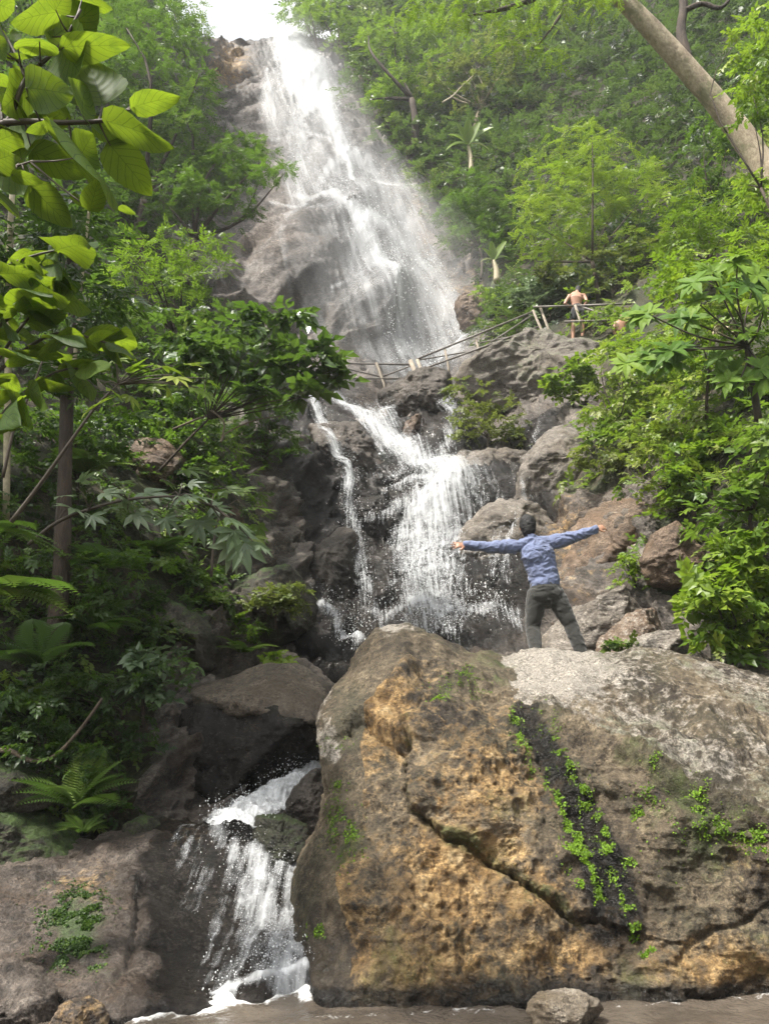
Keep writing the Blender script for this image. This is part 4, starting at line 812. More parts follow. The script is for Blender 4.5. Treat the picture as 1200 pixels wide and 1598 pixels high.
class Leaves:
    def __init__(s): s.V = []; s.F = []; s.T = []; s.b = 0
    def add(s, proto, pos, mats, size, tint):
        n = len(pos)
        if not n: return
        which = rng.integers(0, len(proto), n)
        for k, (pv, pf) in enumerate(proto):
            m = which == k; c = int(m.sum())
            if not c: continue
            V = np.einsum('nij,kj->nki', mats[m], pv) * np.broadcast_to(size, (n,))[m][:, None, None] + pos[m][:, None]
            s.V.append(V.reshape(-1, 3).astype(np.float32)); s.F.append(((pf[None] + (np.arange(c) * len(pv))[:, None, None]) + s.b).reshape(-1, 4)); s.b += c * len(pv)
            tt = np.broadcast_to(tint, (n,))[m][:, None] + rng.normal(0, .07, (c, 1)) + 0 * pv[None, :, 0]; s.T.append(np.clip(tt, 0, 1).ravel())
    def clumps(s, C, Rr, proto, size, dens=1.0, tint=0.5, tj=0.18, squash=0.8, face=0.45, droop=.28):
        C = np.atleast_2d(C); n = len(C); Rr = np.broadcast_to(Rr, (n,)); size = np.broadcast_to(size, (n,))
        m = np.maximum(4, (dens * 7.5 * (Rr / size) ** 2 + 3)).astype(int); idx = np.repeat(np.arange(n), m); N = len(idx)
        z = rng.uniform(-.35, 1, N); a = rng.uniform(0, 2 * np.pi, N); h = np.sqrt(1 - z * z); d = np.stack([h * np.cos(a), h * np.sin(a), z], -1)
        k = (d[:, 1] < .35) | (rng.random(N) < face); d = d[k]; idx = idx[k]; N = len(idx)
        rr = Rr[idx] * rng.uniform(.55, 1.08, N); pos = C[idx] + d * rr[:, None] * np.array([1, 1, squash])
        dd = d * np.array([1, 1, .4]) + np.array([0, 0, -droop]) + rng.normal(0, .4, (N, 3)); up = np.array([0, 0, .8]) + d * .7 + rng.normal(0, .3, (N, 3))
        ct = np.broadcast_to(tint, (n,)) + rng.normal(0, tj * .8, n)
        s.add(proto, pos - nrm(dd) * size[idx][:, None] * .3, frames(dd, up), size[idx] * rng.uniform(.7, 1.2, N), ct[idx] + rng.normal(0, tj * .5, N))
    def build(s, name, mat, parent=None):
        return mesh(name, np.vstack(s.V), np.vstack(s.F), mat, parent, dict(tint=np.concatenate(s.T)), smooth_=False)

def dist(px, py, Y): return Y / (CT - ST * (799 - py) / F)
def blob_centres(blobs, Y, rpx, dep):
    C = []; Rr = []
    for b in blobs:
        cx, cy, rx, ry = b[:4]; n = b[4] if len(b) > 4 else max(3, int(3.0 * rx * ry / rpx ** 2)); yb = b[5] if len(b) > 5 else Y
        a = rng.uniform(0, 2 * np.pi, n); r = np.sqrt(rng.random(n)); x = cx + rx * r * np.cos(a); y = cy + ry * r * np.sin(a)
        yy = yb + dep * (rng.uniform(-1, .6, n)) * np.sqrt(1 - .9 * r * r)
        C.append(P(x, y, yy)); Rr.append(rpx * rng.uniform(.65, 1.25, n) / F * dist(x, y, yy))
    return np.vstack(C), np.concatenate(Rr)
def plant(name, label, cat, base, blobs, Y, rpx, proto, size, mat, dens=1.0, tint=.5, tj=.18, dep=1.0, trunk=None, bark='bark_dark', nbr=9, group=None, crown='crown', stem='trunk', droop=.28):
    b = P(*base); e = empty(name, tuple(b), label, cat, group); C, Rr = blob_centres(blobs, Y, rpx, dep)
    L = Leaves(); L.clumps(C, Rr, PROTO[proto], size, dens, tint, tj, droop=droop); L.build(crown, M[mat], e)
    tr = trunk if trunk else 0.02 * size * 6
    parts = []; mid = C.mean(0); fork = b + (mid - b) * .45 + rng.normal(0, .04, 3) * np.linalg.norm(mid - b)
    parts.append(tube([b - [0, 0, .15], b + (fork - b) * .5 + rng.normal(0, .02, 3) * np.linalg.norm(mid - b), fork], [tr, tr * .85, tr * .7], 8, sub=4, noise=.1))
    for c in C[rng.permutation(len(C))[:nbr]]:
        m_ = (fork + c) / 2 + rng.normal(0, .08, 3) * np.linalg.norm(c - fork)
        parts.append(tube([fork, m_, c], [tr * .5, tr * .3, tr * .1], 6, sub=3))
    v, f = join(parts); mesh(stem, v, f, M[bark], e); return e

# ground cover over the slopes: one uncountable mass per slope
def undergrowth(label, test, n, rpx, proto, mat, tint, tj=.2, dens=1.0, skip=(), k=1.0):
    got = []; L = Leaves()
    x = rng.uniform(-380, 1580, n * 14); y = rng.uniform(-140, 1480, n * 14)
    ix = np.clip(((x - gx[0]) / STEP).round().astype(int), 0, nc - 1); iy = np.clip(((y - gy[0]) / STEP).round().astype(int), 0, nr - 1)
    ok = test(x, y) & ~(inA | inB | inC)[iy, ix]
    for poly in skip: ok &= ~inside(poly, x, y)
    w_ = np.nonzero(ok)[0][:n]; pos = TER[iy[w_], ix[w_]]; dd = np.linalg.norm(pos - [0, 0, CZ], axis=1)
    Rr = rpx * rng.uniform(.6, 1.5, len(w_)) / F * dd; pr = PROTO[proto]
    L.clumps(pos + BN[iy[w_], ix[w_]] * (Rr * .25)[:, None], Rr, pr, k * (0.13 + 0.0125 * dd), dens, tint if np.isscalar(tint) else tint(x[w_], y[w_]), tj)
    tag(L.build('undergrowth', M[mat], None), label, 'undergrowth', kind='stuff')
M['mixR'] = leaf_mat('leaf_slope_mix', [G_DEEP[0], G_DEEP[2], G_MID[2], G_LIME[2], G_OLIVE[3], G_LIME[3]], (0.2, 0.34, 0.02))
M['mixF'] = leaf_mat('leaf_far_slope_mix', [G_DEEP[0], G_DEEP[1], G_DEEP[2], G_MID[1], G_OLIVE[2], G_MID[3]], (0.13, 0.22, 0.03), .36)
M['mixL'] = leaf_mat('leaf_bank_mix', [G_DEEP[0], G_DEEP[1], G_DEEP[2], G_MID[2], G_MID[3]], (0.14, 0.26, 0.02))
fn = lambda x, y: fbm(np.stack([x, y, 0 * x], -1) / 90, 3, seed=71)
undergrowth('leafy creepers covering the high slope right of the upper waterfall', lambda x, y: (x > 470) & (D(x, y) > 22), 1250, 25, 'pin', 'mixF', lambda x, y: .36 + .8 * fn(x, y) - .32 * np.exp(-((x - 980) / 130) ** 2 - ((y - 190) / 110) ** 2), tj=.28, dens=.8)
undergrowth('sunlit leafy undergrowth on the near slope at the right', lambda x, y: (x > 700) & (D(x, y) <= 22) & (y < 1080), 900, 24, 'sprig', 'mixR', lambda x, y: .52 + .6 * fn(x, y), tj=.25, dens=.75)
undergrowth('dense green growth on the high slope left of the waterfall', lambda x, y: (x < 470) & (D(x, y) > 16) & ~((x > 240) & (y < 62)), 520, 24, 'pin', 'mixL', lambda x, y: .34 + .5 * fn(x, y), dens=1.0)
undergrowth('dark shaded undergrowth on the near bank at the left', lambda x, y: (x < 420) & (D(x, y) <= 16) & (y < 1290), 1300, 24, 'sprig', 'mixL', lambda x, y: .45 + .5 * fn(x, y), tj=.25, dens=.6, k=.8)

# ------------------------------------------------------------------ trees and shrubs one can tell apart
T = plant
T('tree', 'tall dense green tree behind the big hanging leaves, left of the sky gap', 'tree', (235, 430, 19.5), [(190, 50, 95, 60), (235, 130, 85, 75), (270, 230, 60, 65), (180, 225, 80, 70), (150, 130, 70, 60)], 21, 26, 'pin', .36, 'mid', dens=1.3, tint=.36, tj=.25, dep=2.5, trunk=.16)
T('tree', 'small light green tree against the sky on the left rim of the cliff', 'tree', (292, 230, 37), [(285, 28, 36, 30), (275, 70, 36, 45), (278, 130, 28, 50), (305, 40, 18, 24)], 38, 14, 'pin', .55, 'lime', tint=.5, dep=2, trunk=.2)
T('tree', 'rounded dark tree crown leaning out in front of the cliff face', 'tree', (290, 440, 19.5), [(375, 248, 58, 38), (330, 290, 62, 46), (410, 270, 36, 26), (352, 330, 50, 26), (270, 300, 60, 55)], 20.5, 17, 'pin', .27, 'mid', dens=1.6, tint=.33, tj=.12, dep=1.6, trunk=.12)
T('tree', 'bright young tree with drooping leaflets below the dark leaning crown', 'tree', (275, 590, 14), [(255, 400, 75, 38), (310, 440, 50, 40), (215, 445, 70, 48), (330, 400, 35, 28)], 14, 20, 'fine', .42, 'lime', dens=1.4, tint=.30, dep=1.2, trunk=.06)
T('shrub', 'leafy shrub with thin arching twigs in front of the bare cliff base', 'shrub', (300, 650, 13.2), [(250, 520, 90, 40), (350, 530, 60, 45), (300, 590, 70, 36)], 13, 17, 'sprig', .34, 'mixL', dens=.5, tint=.55, dep=.8, crown='foliage', stem='stem')
T('tree', 'pale green tree on the right rim at the very top of the waterfall', 'tree', (545, 160, 44), [(472, 14, 34, 20), (505, 34, 38, 32), (545, 70, 36, 40), (560, 120, 26, 34)], 45, 16, 'pin', .55, 'lime', dens=1.3, nbr=5, tint=.4, dep=2, trunk=.25)
T('tree', 'light feathery tree above the slope beside the brightest water', 'tree', (640, 240, 37), [(620, 60, 55, 40), (650, 130, 55, 50), (690, 60, 50, 40), (610, 170, 34, 44)], 38.5, 18, 'pin', .56, 'lime', dens=1.3, nbr=5, tint=.4, dep=2, trunk=.25)
T('tree', 'pale olive tree with bare grey twigs showing high on the right slope', 'tree', (740, 200, 37), [(760, 90, 60, 45), (720, 140, 50, 40), (800, 150, 50, 50)], 37.5, 18, 'sprig', .5, 'olive', dens=.7, tint=.62, dep=2, trunk=.16, bark='bark_pale', nbr=9)
T('shrub', 'thick creeper covered mound right of the middle of the upper waterfall', 'shrub', (750, 430, 27.5), [(725, 300, 36, 30), (760, 335, 46, 40), (720, 350, 30, 34), (775, 385, 30, 24)], 28.6, 16, 'pin', .42, 'deep', tint=.62, tj=.12, dep=1.2, crown='foliage', stem='stem')
T('tree', 'bright lime green feathery tree in the middle of the right slope', 'tree', (935, 500, 21.5), [(905, 222, 58, 26), (860, 262, 50, 30), (955, 262, 62, 30), (838, 318, 38, 34), (905, 312, 66, 38), (985, 305, 50, 36), (826, 378, 26, 34), (880, 372, 50, 30), (960, 372, 50, 28), (1018, 285, 26, 28)], 22.5, 15, 'fine', .42, 'lime', dens=1.5, tint=.8, tj=.16, dep=1.6, trunk=.09, bark='bark_dark', nbr=6)
T('shrub', 'dull green bush in the shade under the bright feathery tree', 'shrub', (960, 490, 21), [(950, 425, 60, 32), (1010, 400, 42, 38), (880, 420, 40, 26)], 21.6, 17, 'sprig', .36, 'olive', tint=.3, dep=.8, crown='foliage', stem='stem')
T('shrub', 'silvery leaved shrub behind the shirtless man at the railing', 'shrub', (850, 505, 22), [(840, 455, 44, 20), (895, 440, 40, 22), (870, 480, 40, 16), (935, 480, 26, 20)], 22.4, 12, 'broad', .34, 'grey', tint=.7, dep=.6, crown='foliage', stem='stem')
T('shrub', 'yellow green shrub at the foot of the cliff beside the railing top', 'shrub', (785, 500, 25), [(785, 468, 30, 18), (765, 455, 16, 14)], 25.2, 12, 'sprig', .36, 'lime', tint=.55, dep=.5, crown='foliage', stem='stem')
T('shrub', 'sprawling small leaved bush in front of the long mossy boulder', 'shrub', (765, 715, 17), [(735, 620, 34, 26), (775, 650, 40, 30), (730, 668, 26, 28), (800, 680, 26, 26)], 17.2, 13, 'sprig', .24, 'olive', dens=.8, tint=.72, dep=.6, crown='foliage', stem='stem')
T('shrub', 'upright broad leaved plant against the right end of the long mossy boulder', 'shrub', (895, 650, 16.6), [(905, 580, 24, 22), (880, 600, 28, 18), (915, 610, 20, 22)], 16.7, 11, 'broad', .26, 'lime', tint=.55, dep=.4, crown='foliage', stem='stem')
T('shrub', 'yellow green bush hanging over the top of the grey trickling slab', 'shrub', (960, 700, 13.8), [(965, 570, 34, 30), (950, 640, 40, 40), (990, 620, 34, 34)], 14, 18, 'sprig', .27, 'mixR', dens=.8, tint=.72, dep=.6, crown='foliage', stem='stem')
T('shrub', 'bush with reddish dry sprigs between the grey slab and the brown rock face', 'shrub', (960, 780, 12.8), [(940, 730, 42, 34), (990, 730, 46, 36), (1010, 680, 36, 30)], 12.9, 17, 'sprig', .24, 'olive', dens=.8, tint=.6, tj=.25, dep=.5, crown='foliage', stem='stem')
T('shrub', 'leafy bush above the squarish dark boulder', 'shrub', (1080, 800, 10.6), [(1060, 740, 50, 40), (1110, 700, 50, 44), (1100, 770, 40, 26)], 10.8, 20, 'broad', .22, 'lime', dens=.75, tint=.5, dep=.5, crown='foliage', stem='stem')
T('shrub', 'glossy bright bush filling the right edge above the pale rock', 'shrub', (1140, 1030, 8.3), [(1120, 900, 50, 40), (1170, 940, 50, 50), (1110, 970, 42, 40), (1170, 860, 46, 36), (1140, 1000, 44, 26), (1080, 930, 26, 36)], 8.2, 21, 'broad', .22, 'lime', dens=.85, tint=.5, dep=.5, crown='foliage', stem='stem')
T('shrub', 'big leaved bush at the right edge under the whorled plant', 'shrub', (1170, 830, 8.4), [(1160, 760, 50, 44), (1190, 690, 40, 40), (1130, 800, 40, 30)], 8.5, 24, 'broad', .24, 'mid', dens=.8, tint=.7, dep=.5, crown='foliage', stem='stem')
T('shrub', 'dark ivy tangle climbing below the leaning trunk', 'shrub', (1110, 400, 17), [(1105, 230, 34, 40), (1120, 290, 36, 40), (1100, 340, 36, 30), (1150, 200, 26, 30)], 17.2, 18, 'sprig', .3, 'deep', tint=.4, dep=.6, crown='foliage', stem='stem')
T('tree', 'yellow green tree crown at the right edge beside the leaning trunk', 'tree', (1240, 420, 12), [(1180, 120, 34, 60), (1190, 60, 30, 40), (1170, 160, 30, 30), (1190, 300, 26, 46)], 12.5, 22, 'sprig', .3, 'lime', dens=1.0, tint=.6, dep=.7, trunk=.04, nbr=4)
T('shrub', 'soft yellow green bush on the slope under the leaning trunk base', 'shrub', (1110, 440, 15), [(1060, 330, 40, 44), (1110, 380, 50, 36), (1160, 350, 46, 40), (1050, 400, 40, 30)], 15.3, 20, 'pin', .34, 'lime', tint=.5, dep=.8, crown='foliage', stem='stem')
T('shrub', 'low green tuft growing in the crack between the pale rocks', 'shrub', (965, 1022, 9.3), [(960, 1008, 20, 9), (985, 1006, 10, 8)], 9.2, 8, 'broad', .12, 'mid', tint=.7, dep=.15, crown='foliage', stem='stem')
T('shrub', 'thin weed in the gap between the brown rock face and the dark boulder', 'shrub', (990, 900, 11), [(985, 880, 22, 22), (965, 905, 18, 12)], 11, 10, 'sprig', .16, 'lime', tint=.6, dens=.6, dep=.2, crown='foliage', stem='stem')
T('shrub', 'pale leafy tuft growing on top of the mossy boulder', 'shrub', (430, 965, 10.6), [(435, 930, 44, 18), (455, 945, 24, 14), (400, 945, 20, 12)], 10.55, 9, 'sprig', .17, 'olive', tint=.75, dep=.2, crown='foliage', stem='stem')
T('shrub', 'small bright green plant on the flat shelf under the mossy boulder', 'shrub', (430, 1050, 9.7), [(430, 1030, 16, 11)], 9.7, 8, 'broad', .15, 'lime', tint=.7, dep=.1, crown='foliage', stem='stem')
T('shrub', 'round leaved pale plant in the dark of the left bank', 'shrub', (225, 1110, 7.6), [(228, 1030, 26, 14), (222, 1070, 24, 20)], 7.6, 12, 'broad', .22, 'grey', dens=.4, tint=.45, dep=.2, crown='foliage', stem='stem')
T('shrub', 'mat of small weeds along the top of the left bank', 'shrub', (300, 960, 10.6), [(260, 900, 60, 22), (330, 940, 50, 22), (370, 985, 40, 18)], 10.6, 11, 'sprig', .19, 'mid', tint=.6, dens=.7, dep=.4, crown='foliage', stem='stem')
T('shrub', 'twiggy weeds in the mouth of the dark hollow beside the thin strand', 'shrub', (400, 760, 15), [(390, 700, 44, 36), (440, 690, 34, 30), (420, 640, 50, 20)], 15, 11, 'sprig', .24, 'deep', tint=.7, dens=.5, dep=.3, crown='foliage', stem='stem')
T('shrub', 'broad leaved branchy shrub reaching over the stream toward the railing', 'shrub', (250, 720, 10.6), [(425, 495, 50, 14, 6), (385, 545, 76, 34, 11), (470, 562, 50, 24, 8), (515, 605, 26, 18, 5), (430, 620, 66, 18, 7), (320, 550, 50, 40, 7), (520, 575, 20, 14, 3)], 10.6, 13, 'broad', .40, 'shiny', dens=.24, tint=.75, tj=.25, dep=.6, trunk=.022, nbr=22, crown='foliage', stem='stem')

T('shrub', 'dense sunlit bush of small leaves behind the whorled plant', 'shrub', (1100, 640, 11), [(1060, 430, 50, 40), (1130, 470, 60, 50), (1180, 400, 40, 50), (1080, 560, 60, 50), (1170, 560, 40, 50)], 10.8, 22, 'sprig', .24, 'lime', dens=.8, tint=.55, tj=.25, dep=.6, crown='foliage', stem='stem')
T('shrub', 'yellowish bush spilling down beside the end of the long mossy boulder', 'shrub', (1000, 650, 15), [(1000, 560, 40, 36), (950, 560, 26, 26), (1030, 620, 50, 40), (975, 660, 44, 36)], 14.6, 17, 'sprig', .25, 'lime', dens=.8, tint=.6, tj=.25, dep=.6, crown='foliage', stem='stem')
T('shrub', 'leafy bush covering the slope right of the reddish brown rock face', 'shrub', (1050, 800, 11.3), [(1010, 700, 44, 36), (1050, 650, 50, 40), (1060, 780, 40, 30), (1000, 760, 30, 20)], 11.3, 18, 'sprig', .2, 'mixR', dens=.8, tint=.75, tj=.25, dep=.5, crown='foliage', stem='stem')
T('shrub', 'dark leafy bush on the left bank behind the slim dark trunk', 'shrub', (120, 800, 9.6), [(60, 650, 60, 50), (150, 680, 60, 44), (210, 640, 50, 36), (60, 740, 50, 40)], 9.4, 20, 'sprig', .24, 'deep', dens=.7, tint=.55, tj=.25, dep=.7, crown='foliage', stem='stem')
T('shrub', 'mid green leafy bush above the red brown rock on the left bank', 'shrub', (290, 760, 12.5), [(250, 680, 60, 40), (320, 700, 50, 40), (350, 750, 40, 30), (270, 730, 50, 30), (330, 620, 44, 30)], 12.2, 17, 'sprig', .24, 'mid', dens=.6, tint=.45, tj=.25, dep=.6, crown='foliage', stem='stem')
T('shrub', 'low leafy bush smothering the bank left of the grey ledge', 'shrub', (120, 1000, 8.2), [(60, 880, 60, 40), (170, 900, 50, 36), (120, 960, 60, 40), (220, 880, 40, 24)], 8.1, 20, 'sprig', .19, 'deep', dens=.6, tint=.6, tj=.25, dep=.5, crown='foliage', stem='stem')
T('shrub', 'shade bush of small leaves along the top of the black boulder', 'shrub', (200, 1120, 7.6), [(200, 1060, 44, 30), (150, 1100, 50, 40), (270, 1050, 40, 20), (220, 1150, 30, 30), (80, 1080, 60, 40)], 7.6, 17, 'sprig', .16, 'deep', dens=.6, tint=.5, tj=.25, dep=.4, crown='foliage', stem='stem')
T('shrub', 'straggling dark bush in the corner above the mossy boulders', 'shrub', (60, 1200, 6.9), [(40, 1120, 60, 40), (120, 1190, 50, 36), (30, 1180, 50, 30)], 6.9, 17, 'sprig', .15, 'deep', dens=.5, tint=.35, tj=.2, dep=.4, crown='foliage', stem='stem')
# leaning tree, trunk coming in over the right edge
b = P(1245, 370, 15.0); e = empty('tree', tuple(b), 'big tree with a pale mottled trunk leaning across the top right', 'tree')
tp = [P(1245, 370, 15.0), P(1205, 285, 15), P(1160, 215, 15.0), P(1100, 140, 14.9), P(1034, 65, 14.7), P(968, -5, 14.5), P(900, -90, 14.2)]
v, f = tube(tp, [.31, .29, .27, .25, .225, .205, .18], 20, noise=.10, sub=8, seed=3); mesh('trunk', v, f, M['bark_pale'], e)
lv = [tube([P(1072, 98, 14.9), P(1062, 50, 15), P(1066, 10, 15.1), P(1062, -50, 15.2)], [.15, .11, .10, .08], 10, noise=.1, sub=5), tube([P(1064, 18, 15.05), P(1095, 6, 15), P(1125, 12, 14.9), P(1150, -20, 14.9)], [.07, .06, .05, .03], 8, sub=5)]
v, f = join(lv); mesh('limb', v, f, M['bark_dark'], e)
v, f = join([tube([P(960, -40, 14.4), P(880, -20, 14.2), P(800, 10, 14), P(730, 25, 13.8)], [.12, .09, .06, .02], 8, sub=4), tube([P(900, -20, 14.2), P(870, 30, 14), P(840, 70, 13.9)], [.06, .04, .015], 6, sub=4)]); mesh('limb', v, f, M['bark_dark'], e)
L = Leaves(); C, Rr = blob_centres([(760, 20, 60, 34), (840, 40, 46, 40), (880, 0, 70, 34), (690, 30, 40, 26), (960, -20, 60, 30), (860, 90, 26, 24), (720, -10, 60, 30), (800, 70, 30, 24), (640, 10, 30, 20)], 14, 15, 1.2)
L.clumps(C, Rr, PROTO['fine'], .36, .6, .6, .18, droop=.9); L.build('crown', M['lime'], e)

# banana plants on the slope
def strip_leaf(p0, d, up, length, width, droop, nseg=9):
    d = nrm(np.array(d, float)); up = np.array(up, float); y = nrm(np.cross(up, d)); n_ = np.cross(d, y); V = []; k = np.linspace(0, 1, nseg)
    for t in k:
        c = p0 + d * length * t * (1 - .15 * t) - np.array([0, 0, 1]) * droop * length * t * t; ww = width * math.sin(math.pi * min(1, .08 + .92 * t) ** .8) ** .6 if t < 1 else .01 * width
        V += [c - y * ww / 2 + n_ * ww * .18, c, c + y * ww / 2 + n_ * ww * .18]
    f = [[3 * i + j, 3 * i + j + 1, 3 * i + j + 4, 3 * i + j + 3] for i in range(nseg - 1) for j in range(2)]
    return np.array(V), np.array(f)
def banana(px, py, Y, h, label, leaves, group=None):
    b = P(px, py, Y); e = empty('banana_plant', tuple(b), label, 'banana plant', group); top = b + np.array([-.1, 0, h])
    v, f = tube([b, (b + top) / 2 + [.05, 0, 0], top], [.14, .12, .08], 9, noise=.1, sub=3); mesh('trunk', v, f, M['dry'], e)
    for az, el, ln, wd, dr, dry in leaves:
        d = [math.cos(az) * math.cos(el), -.35 * math.cos(el), math.sin(az) * math.cos(el) * 1.0 + math.sin(el)]
        v, f = strip_leaf(top, d, [0, -.7, .6], ln, wd, dr); n_ = len(v)
        mesh('leaf', v, f, M['olive'] if dry else M['lime'], e, dict(tint=np.full(n_, .95 if dry else .55)))
banana(735, 268, 33, 1.6, 'banana plant with splayed leaves high on the slope', [(2.6, .1, 1.7, .5, .35, 0), (2.2, .3, 1.6, .5, .1, 0), (1.6, .3, 1.6, .5, .05, 0), (1.0, .3, 1.7, .5, .1, 0), (.6, .1, 2.0, .5, .2, 0), (3.0, -.1, 1.5, .45, .5, 0), (.2, -.1, 1.3, .4, .6, 1)])
banana(775, 440, 25.6, .9, 'small banana plant beside the foot of the cliff', [(2.4, .3, .9, .26, .2, 0), (1.7, .4, 1.0, .26, .1, 0), (.9, .3, 1.2, .3, .15, 0), (.4, .1, .8, .25, .4, 0), (2.9, 0, .7, .2, .5, 1)])

# whorled big-leaf plant at the right
b = P(1175, 600, 9.2); e = empty('shrub', tuple(b), 'tall plant with whorls of long leaves and a dry grey husk, right of the railing', 'shrub')
TOPS = [(1110, 425), (1150, 400), (1075, 500), (1010, 490), (1130, 460), (1180, 430), (1060, 545), (1120, 560), (1170, 520), (1195, 470), (1030, 560), (1150, 600), (1195, 590), (1085, 470), (1000, 560)]
pts = [P(x, y, 9.0 + .5 * rng.uniform(-1, .6)) for x, y in TOPS]; parts = []; fk1 = P(1165, 540, 9.2)
parts.append(tube([b - [0, 0, .5], b, fk1], [.05, .05, .04], 8, sub=4))
for p in pts: parts.append(tube([fk1, (fk1 + p) / 2 + rng.normal(0, .06, 3), p], [.018, .012, .008], 6, sub=4))
v, f = join(parts); mesh('stem', v, f, M['twig'], e)
L = Leaves(); pa = np.vstack([np.array(pts), np.array(pts) + rng.normal(0, .10, (len(pts), 3))]); dd = np.stack([rng.normal(0, .35, len(pa)) - .2, -.75 + rng.normal(0, .25, len(pa)), np.ones(len(pa)) * .6], -1)
fr_ = frames(dd, np.array([[0.3, 1.0, .2]]) + 0 * dd); fr_ = fr_[:, :, [1, 2, 0]]
L.add(PROTO['ros'], pa, fr_, rng.uniform(.24, .36, len(pa)), rng.uniform(.2, .95, len(pa))); L.build('foliage', M['whorl'], e)
L = Leaves(); L.clumps(np.array([P(1125, 515, 9.2)]), np.array([.14]), PROTO['lance'], .22, 1.2, .9, droop=1.2); L.build('dry_leaves', M['dry'], e)

# foreground broad-leaved tree at the left
def big_leaf(B, Tp, wid, twist=0.0, droop=.16, seed=0):
    r = random.Random(seed); B = np.array(B); Tp = np.array(Tp); x = Tp - B; Ln = np.linalg.norm(x); x = x / Ln
    vd = nrm(B - np.array([0, 0, CZ])); up = vd * .8 + np.array([r.gauss(0, .25) + twist, r.gauss(0, .15), .42 + r.gauss(0, .15)]); n_ = nrm(up - x * (up @ x)); y = np.cross(n_, x)
    nu, nv = 15, 11; u = np.linspace(0, 1, nu)[:, None]; v = np.linspace(-1, 1, nv)[None]
    wv = np.clip(np.sin(np.pi * np.clip(u, 0, 1) ** .62) ** .72, 0, 1) * wid * Ln / 2 * (1 + .03 * np.sin(u * 40 + seed))
    tip = u ** 6 * .0
    X = u * Ln * (1 - .12 * np.abs(v) ** 2 * (u < .35) * 0) - .06 * Ln * np.abs(v) ** 1.5 * (1 - u) * 1.2; Yl = v * wv
    Z = .10 * np.abs(v) * wv + droop * Ln * (u * (1 - u)) + .035 * Ln * np.sin(7 * u + seed) * np.abs(v) - .25 * np.abs(v) ** 2 * wv
    V = B + X[..., None] * x + Yl[..., None] * y + Z[..., None] * n_
    return V.reshape(-1, 3), grid_faces(nu, nv), (u + 0 * v).ravel(), (v + 0 * u).ravel()
def leaf_set(lst, Y, name, mat, parent, zoom=None, tint=(.2, .7), dyz=.12, jitter=True):
    V = []; Fq = []; lu = []; lv_ = []; tt = []; b = 0; bases = []
    for k, it in enumerate(lst):
        (bx, by), (tx, ty), wd = it[:3]; bright = it[3] if len(it) > 3 else None
        if zoom: bx, by, tx, ty = [q_ / zoom for q_ in (bx, by, tx, ty)]
        yb = Y + rng.normal(0, .10); B = P(bx, by, yb); Tp = P(tx, ty, yb + rng.normal(0, dyz)); bases.append(B)
        v, f, a, c = big_leaf(B, Tp, wd, rng.normal(0, .12), seed=k); V.append(v); Fq.append(f + b); b += len(v); lu.append(a); lv_.append(c); tt.append(np.full(len(v), bright if bright is not None else rng.uniform(*tint)))
    mesh(name, np.vstack(V), np.vstack(Fq), mat, parent, dict(tint=np.concatenate(tt), lu=np.concatenate(lu), lv=np.concatenate(lv_)))
    return bases
Z = 3.993
BIG = [((370, 75), (75, 150), .55), ((330, 230), (625, 20), .55), ((400, 295), (820, 290), .5), ((390, 310), (500, 460), 1.1), ((640, 650), (560, 395), 1.0), ((835, 665), (1130, 600), .55), ((670, 755), (1085, 925), .42), ((690, 905), (950, 1225), .68), ((580, 775), (835, 885), .5), ((505, 978), (585, 835), .95, 1.0), ((520, 725), (540, 545), .95, .8),
       ((205, 940), (540, 1105), .65), ((200, 1170), (455, 1420), .66), ((135, 985), (60, 780), 1.0, .6), ((165, 545), (450, 590), .55), ((425, 735), (160, 610), .5), ((20, 1040), (205, 1200), .75), ((-20, 1190), (75, 1330), .9), ((-40, 560), (125, 610), .75), ((-30, 20), (95, 70), .95), ((350, 60), (430, -80), .9, .8), ((520, -30), (650, 90), .8), ((40, 355), (215, 355), .3), ((170, 490), (80, 400), .6, .7), ((-40, 240), (40, 380), .9), ((180, 560), (20, 690), .5), ((180, 765), (60, 660), .7), ((330, 770), (165, 825), .45), ((80, 1090), (275, 1140), .5), ((560, 1300), (450, 1235), .5), ((565, 1300), (625, 1100), .7, .8), ((745, 1290), (850, 1335), .35), ((290, 560), (120, 500), .6), ((250, 260), (180, 360), .8, .75), ((110, 250), (80, 180), .9, .8), ((-60, 900), (140, 830), .9), ((-50, 1010), (100, 960), .8), ((480, 1000), (620, 1130), .7), ((-30, 480), (110, 540), .5), ((-60, 120), (10, 190), .8)]
tb = P(-190, 1010, 3.6); e = empty('tree', tuple(tb), 'near tree with large veined leaves hanging into the top left', 'tree')
bases = leaf_set(BIG, 3.2, 'foliage', M['big'], e, Z)
zz = lambda x, y, Y=3.2: P(x / Z, y / Z, Y)
BR = [[zz(-200, 980), zz(-5, 785), zz(60, 745), (zz(160, 500)), zz(290, 370), zz(400, 255), zz(505, 60)], [zz(30, 765), zz(200, 758), zz(430, 765), zz(680, 745), zz(835, 662)], [zz(165, 490), zz(110, 360), zz(30, 210), zz(-20, 120)], [zz(-200, 1080), zz(0, 1062), zz(140, 1025), zz(210, 1000)], [zz(20, 765), zz(5, 660), zz(-60, 520)]]
parts = [tube([tb + np.array([-.25, .25, -2.4]), tb + np.array([-.1, .1, -1.1]), tb, P(-200, 700, 3.4), P(-150, 420, 3.3), zz(-200, 1000)], [.16, .135, .11, .09, .06, .03], 10, sub=4, noise=.1), tube([P(-150, 420, 3.3), zz(-200, 1080)], [.04, .02], 8)]
parts.append(tube([P(-200, 700, 3.4), np.array([-4.2, 4.2, 5.5]), np.array([-6.0, 5.2, 8.6])], [.09, .08, .05], 9, sub=4))  # bough added to carry the unseen shading leaves
